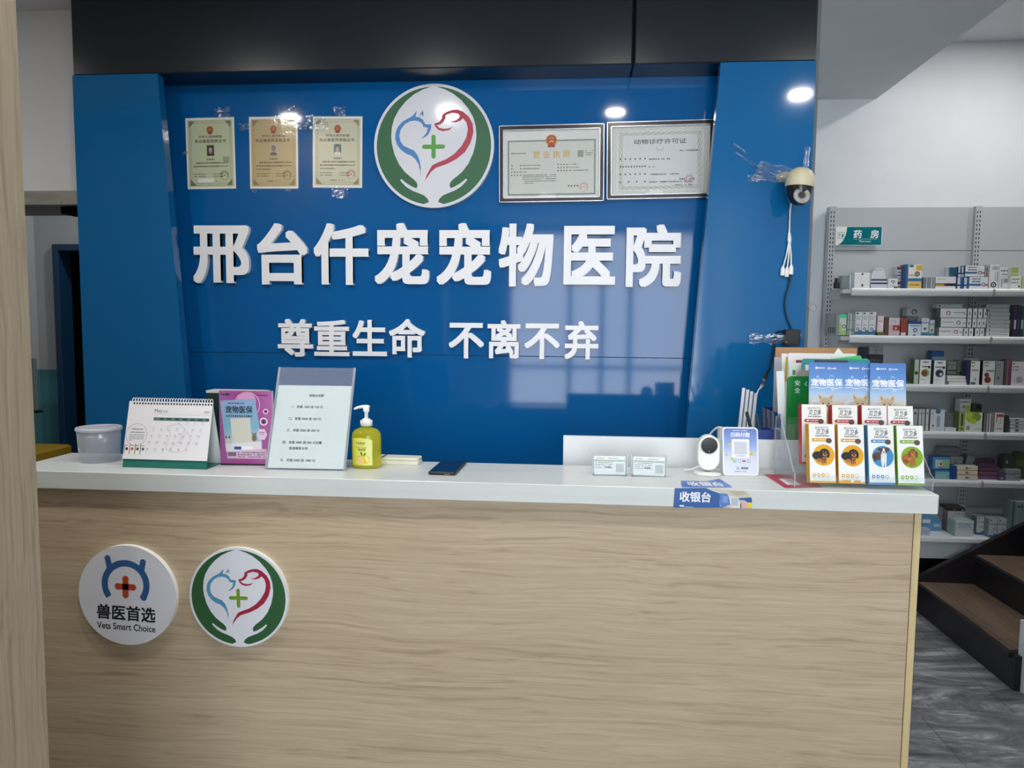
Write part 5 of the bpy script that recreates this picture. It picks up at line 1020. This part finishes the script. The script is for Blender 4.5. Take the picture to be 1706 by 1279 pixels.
product(1685, 460, 1702, None, 0, 'white carton with two lines of print at the lower right of the top shelf', '#ecefef', marks=[('d', .1, .85, .76, .10, '#3a3e46'), ('d', .1, .7, .5, .09, '#5a5e66'), ('c', .8, .2, .1, '#4a4e56')], group=S1)
product(1685, 445, 1697, 459.8, 0, 'green-faced carton on top of a white one, right end of top shelf', '#a9bd6a', '#dfe4d2', [('r', .1, .1, .9, .4, '#c3d09a')], group=S1)
product(1703, 459, 1712, None, 0, 'pale green carton cut by the right photo edge, top shelf', '#c3d09a', group=S1)
S2 = 'medicines on the second shelf'
product(1380, 524, 1398, None, 1, 'grey ribbed carton block at the left end of the second shelf', '#888d92', marks=[('v', 6, .08, .38, .045, '#23272c'), ('v', 4, .5, .95, .008, '#6a6f74')], group=S2, Y=4.40)
product(1399, 524, 1411, None, 1, 'pale carton with a bright green top and cat, second shelf', '#c9d6cc', marks=[('r', 0, .83, 1, 1, '#3adf9a'), ('r', .0, .02, 1, .22, '#9fd06a'), ('r', .05, .25, .3, .62, '#a9cf5a'), ('o', .65, .42, .28, '#4a5a72')], group=S2)
for i in range(3): product(1412+4.3*i, 521.5+i, 1416+4.3*i, None, 1, 'narrow grey-white packet, %s of three right of the green-topped carton' % ('first', 'second', 'third')[i], ('#9aa5a5', '#b3bcbb', '#8f9a9c')[i], marks=[('d', .05, .95, .7, .04, '#4a5256'), ('c', .5, .25, .4, '#5a6468')], group=S2)
for i in range(3): product(1425.2+11.7*i, 519.5, 1436.6+11.7*i, None, 1, 'white carton with a blue wave base, %s of the three alike on the second shelf' % ('left', 'middle', 'right')[i], '#d9dee2', '#b9c0c4', [('r', 0, .02, 1, .16, '#3f7298'), ('c', .75, .16, .25, '#3f7298'), ('r', .15, .90, .5, .97, '#4a5f7c'), ('r', .1, .78, .9, .80, '#6a727a'), ('d', .15, .8, .70, .05, '#8a929a'), ('o', .42, .27, .22, '#33485e'), ('r', .1, .42, .7, .46, '#9aa4ac')], group=S2)
product(1461.5, 553.5, 1475, None, 1, 'flat olive carton under the pink and white one, second shelf', '#5f7040', group=S2)
product(1462, 526, 1473, 553.3, 1, 'pinkish white carton standing on the olive one, second shelf', '#d9c9d0', marks=[('r', .1, .64, .9, .68, '#b58a9a'), ('r', .15, .1, .85, .6, '#e2d9de')], group=S2)
product(1474.5, 528, 1480.5, None, 1, 'narrow brown carton, second shelf', '#6b4a40', group=S2)
product(1481, 529, 1500, None, 1, 'grey-pink carton with a red dog panel, second shelf', '#bcb3b5', '#5a4340', [('r', .38, .28, .98, .58, '#b0343a'), ('p', .65, .42, .12, '#e6dcc8', '#c9bda6'), ('r', .0, .58, .9, .98, '#c9c6ce'), ('d', .2, .7, .8, .05, '#8a8490')], group=S2)
product(1501.5, 530, 1512, None, 1, 'red-brown carton with a white base label, second shelf', '#98463c', marks=[('r', .05, .02, .8, .18, '#e2dcd8'), ('r', .3, .12, .5, .16, '#a04a40')], group=S2)
product(1511, 526.5, 1530, 535, 1, 'grey carton slab under the ring-marked one, rear of the second shelf', '#6f797c', group=S2, Y=4.42)
product(1511, 513, 1530, 526.3, 1, 'pale carton with a dark ring, raised at the rear of second shelf', '#a9b2b2', marks=[('o', .65, .5, .24, '#1c2024', (-.8, 4.6)), ('d', .1, .4, .85, .1, '#7a8486')], group=S2, Y=4.42)
product(1513.5, 536, 1535, None, 1, 'white carton with a royal blue lid band and blue flower, second shelf', '#ccd8e0', '#8aa0b0', [('r', 0, .84, 1, 1, '#1f4a94'), ('r', .15, .68, .9, .74, '#3a6ab0'), ('o', .55, .40, .17, '#2f4a74'), ('c', .55, .40, .05, '#9ab0c8'), ('r', .4, 0, .6, .1, '#4a5f78')], group=S2)
product(1536, 530, 1548, None, 1, 'white carton with a teal base and rabbits, right of the blue-banded one', '#cdd6da', marks=[('r', 0, .02, 1, .20, '#3a7f94'), ('c', .5, .4, .2, '#5a6268'), ('r', .0, .72, 1, .78, '#5a82b0'), ('d', .2, .8, .9, .05, '#4a525a')], group=S2)
product(1549, 533, 1557.5, None, 1, 'narrow white carton with a teal base beside the stacked pink-ring boxes', '#bcc6c9', marks=[('r', 0, .02, 1, .18, '#3a7f94'), ('r', 0, .7, 1, .76, '#5a82b0'), ('c', .5, .35, .25, '#5a6268')], group=S2)
pk = lambda cx: [('o', cx, .5, .085, '#a0505e', (-1.9, 3.9)), ('r', .06 if cx > .5 else .5, .55, .48 if cx > .5 else .92, .60, '#4a4e54'), ('d', .88, .96, .45, .14, '#3a3e44')]
product(1564.5, 545.5, 1605, None, 1, 'white pink-ringed carton at the bottom of the second shelf stack', '#dcdde0', '#9aa2a2', pk(.7), group=S2)
product(1567.5, 530, 1610, 545.2, 1, 'white pink-ringed carton in the middle of the second shelf stack', '#d3d9d9', '#6f7a7a', pk(.7), group=S2)
product(1567, 513.5, 1611, 529.7, 1, 'white pink-ringed carton at the top of the second shelf stack', '#c9d0d0', '#6f7a7a', pk(.3), group=S2)
product(1561, 506.5, 1604, 513.2, 1, 'flat white carton lying across the pink-ringed stack', '#aab3b2', marks=[('c', .1, .5, .035, '#1c2024')], group=S2, Y=4.36)
for r_, (xs, a, b_) in enumerate((((1606, 1614.3, 1624.5, 1632.5), 546, None), ((1611.2, 1620, 1628, 1635.5), 530.2, 545.7), ((1612.3, 1621.3, 1630, 1639), 513.3, 529.9))):
    for i, x in enumerate(xs): product(x, a, x+7.6, b_, 1, 'narrow white carton end, %s in the %s row beside the pink-ringed stack' % (('first', 'second', 'third', 'fourth')[i], ('bottom', 'middle', 'top')[r_]), ('#d4d9da', '#cbd2d2', '#c2cacb')[r_], '#5a6468', [('r', .4, .3, .6, .62, '#3a3f46'), ('r', .1, .9, .9, .97, '#aab2b4')], group=S2)
for i in range(8):
    z1 = None if i == 0 else 559.6-6.6*i; product(1643+.5*(i % 3), 553.2-6.6*i, 1682+(i % 2), z1, 1, 'flat grey-white carton, layer %s, of the tall flat stack on second shelf' % ('one, lowest', 'two', 'three', 'four', 'five', 'six', 'seven', 'eight, topmost')[i], ('#d0d6d8', '#c6cdcf', '#aab3b3', '#a3acac', '#9aa4a4', '#929c9c', '#8a9494', '#7d8888')[i], marks=[('c', .14, .5, .03, '#4a5256'), ('d', .25, .9, .5, .25, '#98a0a2')], group=S2)
for i in range(4): product(1684+6*i, 508+2*(i % 2), 1689.5+6*i, None, 1, 'dark upright carton, %s of the four at the right end of the second shelf' % ('first', 'second', 'third', 'last')[i], ('#22242a', '#3a2a52', '#2a3238', '#24404c')[i], marks=[('r', .2, .25, .8, .55, ('#3a3e44', '#b9bcc8', '#4a5258', '#9ab0b8')[i])], group=S2)
S3 = 'medicines on the third shelf'
product(1448, 577, 1472, 590, 2, 'grey carton seen above the blue brochures, third shelf', '#868c90', marks=[('r', .48, 0, .52, 1, '#4a5054'), ('d', .05, .95, .5, .1, '#5a6064')], group=S3, Y=4.40)
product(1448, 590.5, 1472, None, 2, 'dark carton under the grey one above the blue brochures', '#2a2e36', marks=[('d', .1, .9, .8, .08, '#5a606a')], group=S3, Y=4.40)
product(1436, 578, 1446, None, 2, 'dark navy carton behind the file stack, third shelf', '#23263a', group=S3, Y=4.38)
product(1524, 598.5, 1532, None, 2, 'carton with a green side, leftmost beside the brown dog carton', '#b9c4b4', '#3f6a3a', [('c', .5, .45, .4, '#3a4a34')], group=S3)
product(1533, 599, 1552, None, 2, 'tall white carton with brown dog in a green circle, third shelf', '#e4e6e4', '#3f6a3a', [('c', .5, .46, .36, '#7fa04a'), ('c', .42, .45, .26, '#7a4a2c'), ('r', .2, .70, .75, .74, '#4a4440'), ('c', .82, .70, .12, '#3a3436'), ('d', .25, .8, .9, .07, '#3a3e46'), ('r', .1, .18, .5, .2, '#7a9a5a')], group=S3)
product(1556.5, 600, 1576.5, None, 2, 'tall white carton with a grey dog in a blue circle, third shelf', '#e6e9ec', '#2f5a5c', [('c', .5, .46, .36, '#6a7c94'), ('c', .45, .46, .27, '#33373f'), ('c', .6, .42, .12, '#d8dce0'), ('r', .1, .70, .7, .74, '#3a3e44'), ('c', .82, .70, .12, '#2a2c30'), ('d', .25, .8, .9, .07, '#3a3e46'), ('r', .1, .18, .5, .2, '#8a90a0')], group=S3)
product(1553, 584.5, 1573, None, 2, 'blue-topped carton standing behind the grey dog carton', '#8fb0c0', '#2f5c8a', [('r', 0, .82, 1, 1, '#2a5f98'), ('r', .35, .55, .75, .70, '#22303c')], group=S3, Y=4.44)
product(1579, 602, 1594, None, 2, 'pale green carton behind the flat white ones, third shelf', '#9fae9a', marks=[('r', 0, .55, 1, .62, '#4a5a6a'), ('r', 0, .4, 1, .44, '#5f7a4a'), ('d', .1, .9, .85, .1, '#7a8a78')], group=S3, Y=4.44)
product(1596, 600, 1608, None, 2, 'grey-green carton right of the pale green one at the rear, third shelf', '#8d9a90', marks=[('c', .4, .45, .25, '#5a6a3a'), ('r', .1, .7, .8, .9, '#7a867e')], group=S3, Y=4.44)
for i in range(3): product(1578.5+3*(i == 0), 635.8-4.7*i, 1610.5-.8*i, None if i == 0 else 640.4-4.7*i, 2, 'flat white carton, %s of three lying before the green cartons' % ('bottom', 'middle', 'top')[i], '#dfe3e4', group=S3)
product(1612, 602, 1616.5, None, 2, 'narrow navy carton edge left of the cat carton, third shelf', '#33386a', group=S3)
product(1617.5, 601, 1633.5, None, 2, 'white carton with a grey cat under a black curve, third shelf', '#d8dcd9', '#2a3a3c', [('p', .55, .26, .16, '#8a8490', '#5a5460', 'cat'), ('r', .1, .02, .6, .12, '#3a6a7a'), ('d', .12, .5, .92, .06, '#2a2e34'), ('d', .12, .45, .78, .05, '#7a8a3a'), ('r', .15, .60, .85, .63, '#23272c')], group=S3)
product(1614, 596.5, 1630, 600.6, 2, 'small pale carton lying on top of the cat carton', '#a8b0ae', group=S3, Y=4.36)
product(1638, 601, 1658.5, None, 2, 'white carton with a red-brown dog, third shelf', '#cfd6d2', '#242a2c', [('c', .45, .22, .27, '#7a2e2c'), ('c', .35, .42, .2, '#85332f'), ('d', .12, .5, .92, .06, '#2a2e34'), ('d', .12, .45, .80, .05, '#4a5a5c'), ('r', .3, .58, .95, .61, '#3a4246')], group=S3)
product(1659.5, 602, 1673, None, 2, 'dim grey carton right of the red dog carton', '#8f9496', marks=[('c', .4, .3, .22, '#6f6468'), ('d', .1, .8, .85, .06, '#6a7074')], group=S3)
for i in range(3): product(1674.3+3.8*i, 600-i, 1677.6+3.8*i, None, 2, 'thin dark pink packet, %s of three beside the pale pink carton' % ('first', 'second', 'third')[i], ('#4a4a4e', '#8a6a76', '#7a4a60')[i], group=S3)
product(1686, 602, 1709, None, 2, 'pale pink-white carton with a grey sketch at the right photo edge, third shelf', '#d6d0d6', '#7a5468', [('r', .1, .88, .22, .94, '#4a4a54'), ('d', .1, .5, .78, .05, '#6a6a74'), ('d', .1, .5, .65, .05, '#5a7a8a'), ('c', .6, .25, .25, '#a9a5a9')], group=S3)
S4 = 'medicines on the fourth shelf'
for i, x in enumerate((1521, 1531, 1536.5, 1543)): product(x, 681, x+(9 if i == 0 else 5.2), None, 3, 'slim grey-white carton, %s of four at the left of the fourth shelf' % ('first', 'second', 'third', 'fourth')[i], ('#a9adb2', '#c6cccd', '#bcc3c4', '#c9cfcf')[i], '#6a7276', [('c', .5, .8, .25, '#5a5e66'), ('d', .2, .8, .3, .05, '#8a9094')], group=S4)
product(1550.5, 682, 1575, None, 3, 'pale blue-white carton with a blue shield and small black dog, fourth shelf', '#cdd4da', '#9aa2a8', [('c', .52, .92, .18, '#4f6f8c'), ('r', .45, .20, .68, .70, '#8aa4c0'), ('p', .22, .26, .09, '#23252a', '#1a1c20'), ('c', .12, .82, .06, '#8a9098')], group=S4)
product(1576, 688, 1598, None, 3, 'lilac-grey carton behind the small flat one, fourth shelf', '#8f8f98', marks=[('r', .1, .6, .9, .9, '#84848e')], group=S4, Y=4.42)
product(1574.5, 712.5, 1593, None, 3, 'small flat white carton lying at the front of the fourth shelf', '#cdd3d3', group=S4)
product(1600, 664.5, 1618, 686.5, 3, 'white carton standing on the green pair, fourth shelf', '#bcc6c2', marks=[('r', .05, .74, .9, .80, '#4a5256'), ('r', .2, .3, .5, .5, '#8a92a0'), ('r', .55, .1, .95, .5, '#a8b24a')], group=S4, Y=4.37)
product(1598.5, 687, 1607.5, None, 3, 'green carton side left of the leafy green carton, fourth shelf', '#a9b77a', '#6a7a3a', [('r', .3, .3, .8, .95, '#4a5a2c'), ('c', .5, .15, .3, '#5a7a2c')], group=S4)
product(1608, 687, 1637.5, None, 3, 'leafy green and white carton in the middle of the fourth shelf', '#d6dcd0', '#8aa04a', [('c', .4, .75, .33, '#9ab53a'), ('c', .65, .78, .25, '#7f9a34'), ('c', .25, .85, .2, '#b4c84a'), ('c', .5, .55, .16, '#a9c43f'), ('r', .1, .1, .3, .3, '#8a9a7a'), ('d', .55, .95, .15, .06, '#8a9088')], group=S4)
product(1619.5, 673, 1636, 686.8, 3, 'dark small carton on top of the leafy green one', '#3a4238', '#2a302c', [('r', .45, .4, .95, .9, '#14161a')], group=S4, Y=4.38)
for i in range(4): product(1640+4.2*i, 688, 1643.6+4.2*i, None, 3, 'thin white packet edge, %s of four left of the red-topped carton' % ('first', 'second', 'third', 'fourth')[i], ('#7a7a80', '#a9adb2', '#c3c6ca', '#8f9298')[i], '#5a5e62', group=S4)
product(1657.5, 688, 1673.5, None, 3, 'white carton with a red top band, fourth shelf', '#d6d9d4', '#a9aeb0', [('r', .18, .80, .92, .94, '#a83a34'), ('r', .2, .5, .26, .78, '#3a3e44'), ('r', .6, .4, .64, .75, '#6a6e74'), ('r', .2, .15, .9, .22, '#aab0ae')], group=S4)
product(1675, 692, 1681.5, None, 3, 'dark green narrow carton right of the red-topped one', '#2f4640', group=S4)
for i in range(4): product(1683.5-.5*(i % 2), 713.2-5.4*i, 1710, None if i == 0 else 718.4-5.4*i, 3, 'flat grey-white carton, %s of the four stacked at the right end, fourth shelf' % ('bottom', 'second', 'third', 'top')[i], '#bfc4c8', marks=[('r', .3, .25, .52, .8, '#5a5f66')], group=S4)
S5 = 'goods on the fifth shelf'
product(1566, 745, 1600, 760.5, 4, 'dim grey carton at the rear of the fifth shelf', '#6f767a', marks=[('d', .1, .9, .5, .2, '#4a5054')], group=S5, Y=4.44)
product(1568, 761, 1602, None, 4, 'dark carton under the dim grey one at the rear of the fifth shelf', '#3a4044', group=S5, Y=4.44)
product(1558, 782, 1582.5, None, 4, 'blue and aqua carton at the bottom left of the fifth shelf', '#7fb0b8', '#2a5f98', [('r', 0, .8, 1, 1, '#2f6fae'), ('r', .1, .1, .8, .5, '#8abcae')], group=S5)
product(1554, 761, 1583, 781.7, 4, 'blue carton with a brown dog picture, fifth shelf', '#4a8abc', '#1f4f90', [('r', .16, .08, 1, .78, '#b4c8c4'), ('r', .6, .1, 1, .75, '#8ab088'), ('p', .50, .46, .10, '#5a4230', '#3a2a20'), ('r', .35, .1, .65, .2, '#b0603a')], group=S5)
product(1584, 760.5, 1605, 776, 4, 'grey printed carton behind the cream drawers, fifth shelf', '#8b9196', marks=[('d', .1, .9, .7, .12, '#5a6064'), ('c', .4, .3, .15, '#6a7076')], group=S5, Y=4.40)
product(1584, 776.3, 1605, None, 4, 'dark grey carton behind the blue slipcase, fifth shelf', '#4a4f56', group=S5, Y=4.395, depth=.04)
product(1608, 759, 1631, 776.5, 4, 'grey-blue carton tilted over the cream drawers, fifth shelf', '#7f9094', '#5a6a70', [('p', .6, .4, .14, '#3a3438', '#2a2428'), ('d', .1, .5, .8, .1, '#5a666a')], group=S5, Y=4.40, tilt=12)
product(1583.5, 776, 1595, None, 4, 'royal blue slipcase holding the left side of the cream drawers', '#25478c', group=S5, Y=4.335)
for i in range(3): product(1595.4, (791.2, 783.6, 776)[i], 1629.5, (None, 791, 783.4)[i], 4, 'cream drawer box with a dark slot, %s of three beside the blue slipcase' % ('bottom', 'middle', 'top')[i], ('#d6ccc0', '#d9c8a8', '#cfc8be')[i], marks=[('c', .45, .5, .06, '#5a554a'), ('r', .38, .42, .62, .58, '#6a655a')], group=S5, Y=4.325)
for i in range(5): product(1630.5+.6*(i % 2), 792.2-7*i, 1664-1.2*i, None if i == 0 else 799-7*i, 4, 'purple packet, %s in the stack right of the cream drawers' % ('bottom', 'second', 'third', 'fourth', 'top')[i], ('#6d4a68', '#744c68', '#5f465c', '#553f52', '#4a3a48')[i], '#55405a', group=S5, Y=4.36)
product(1665.5, 785, 1674.5, None, 4, 'small violet-grey carton right of the purple packets', '#55506c', marks=[('c', .5, .25, .2, '#a9b0c0')], group=S5)
for i in range(2): product(1675.5, 790-8*i, 1701, None if i == 0 else 797.5-8*i, 4, 'pale grey packet, %s of two at the right end of the fifth shelf' % ('lower', 'upper')[i], '#8f959a', marks=[('d', .6, .95, .5, .2, '#4a5056')], group=S5)
product(1671, 757, 1692, 781, 4, 'dark pet food pouch with a pale dog picture, fifth shelf', '#3f4840', shape='pouch', marks=[('p', .35, .55, .2, '#a9b0aa', '#3a403c')], depth=.06, Y=4.37, name='food_pouch', cat='pouch', group=S5)
product(1692, 753, 1712, None, 4, 'dull green pet food pouch at the right photo edge, fifth shelf', '#4f5f3c', shape='pouch', marks=[('r', .1, .5, .8, .7, '#6a7a4a')], depth=.06, Y=4.41, name='food_pouch', cat='pouch', group=S5)
S6 = 'goods on the base shelf'
product(1537, 860, 1570, None, 5, 'crumpled blue pouch at the left end of the base shelf', '#5a8ab0', shape='pouch', marks=[('r', .0, .55, .4, .8, '#c9d6de'), ('r', .6, .3, .9, .5, '#a9c3d6')], depth=.08, Y=4.30, name='supply_pouch', cat='pouch', group=S6)
product(1536, 881, 1550, None, 5, 'small white printed carton before the blue pouch, base shelf', '#a9b0c4', marks=[('d', .1, .9, .7, .12, '#6a6a8a'), ('d', .2, .8, .4, .12, '#7a8aa0')], group=S6, Y=4.20, depth=.05)
for i in range(2): product(1543+12*i, 856, 1552+14*i, None, 5, 'pale jar behind the blue pouch, %s of two on the base shelf' % ('green left', 'white right')[i], ('#5a7a58', '#a9b8bc')[i], shape='bottle', Y=4.42, name='jar', cat='jar', group=S6)
product(1579, 845, 1608, 850.5, 5, 'black lid carton lying on the grey carton, base shelf', '#1c1e22', marks=[('c', .4, .3, .05, '#8a8e92'), ('c', .85, .3, .05, '#8a8e92')], depth=.09, Y=4.29, group=S6)
product(1579, 850.8, 1608, None, 5, 'tall grey-white carton with a black top, base shelf', '#aaa9ac', '#6a6a6e', [('c', .28, .70, .06, '#3a3a40'), ('d', .4, .95, .88, .08, '#7a7a80')], Y=4.29, group=S6)
product(1592, 867, 1623, None, 5, 'clear printed plastic tub at the front of the base shelf', '#b9c3c8', '#93a8a4', [('r', .0, .92, 1, 1, '#d3dade'), ('d', .15, .85, .78, .10, '#7a88a8'), ('d', .15, .85, .62, .10, '#8a98b0'), ('r', .0, .46, 1, .48, '#9aa6ac')], Y=4.20, depth=.08, name='supply_tub', cat='tub', group=S6)
wv = [('r', 0, .0, 1, .13, '#2f5f98'), ('c', .8, .13, .2, '#2f6a8a'), ('r', .05, .70, .95, .73, '#3a4046'), ('c', .25, .90, .08, '#22262c'), ('o', .62, .42, .16, '#3a3e46', (0, pi)), ('c', .62, .40, .06, '#6a5a58')]
product(1627.5, 860.5, 1641.5, None, 5, 'white carton with a blue wave base and cat, left of the double one, base shelf', '#b9c3c6', '#6a7a7e', wv, Y=4.25, group=S6)
product(1648, 864, 1662.5, None, 5, 'white carton with a blue wave base, left half of the front pair, base shelf', '#b5bfc2', '#7a888c', wv, Y=4.20, group=S6)
product(1663, 864, 1678, None, 5, 'white carton with a blue wave base, right half of the front pair, base shelf', '#b2bcc0', '#7a888c', wv, Y=4.20, group=S6)
product(1630, 857, 1676, None, 5, 'pale flat carton behind the wave-based cartons, base shelf', '#8f9c9e', Y=4.44, depth=.05, group=S6)
product(1694, 836, 1714, None, 5, 'grey carton at the right photo edge on the base shelf', '#7f8f92', marks=[('d', .1, .9, .85, .08, '#4a565a'), ('r', .0, .0, 1, .3, '#5a6a6c')], Y=4.30, group=S6)
product(1682, 834, 1689, None, 5, 'slim grey-green carton left of the grey one at the photo edge, base shelf', '#6f8084', Y=4.32, group=S6)
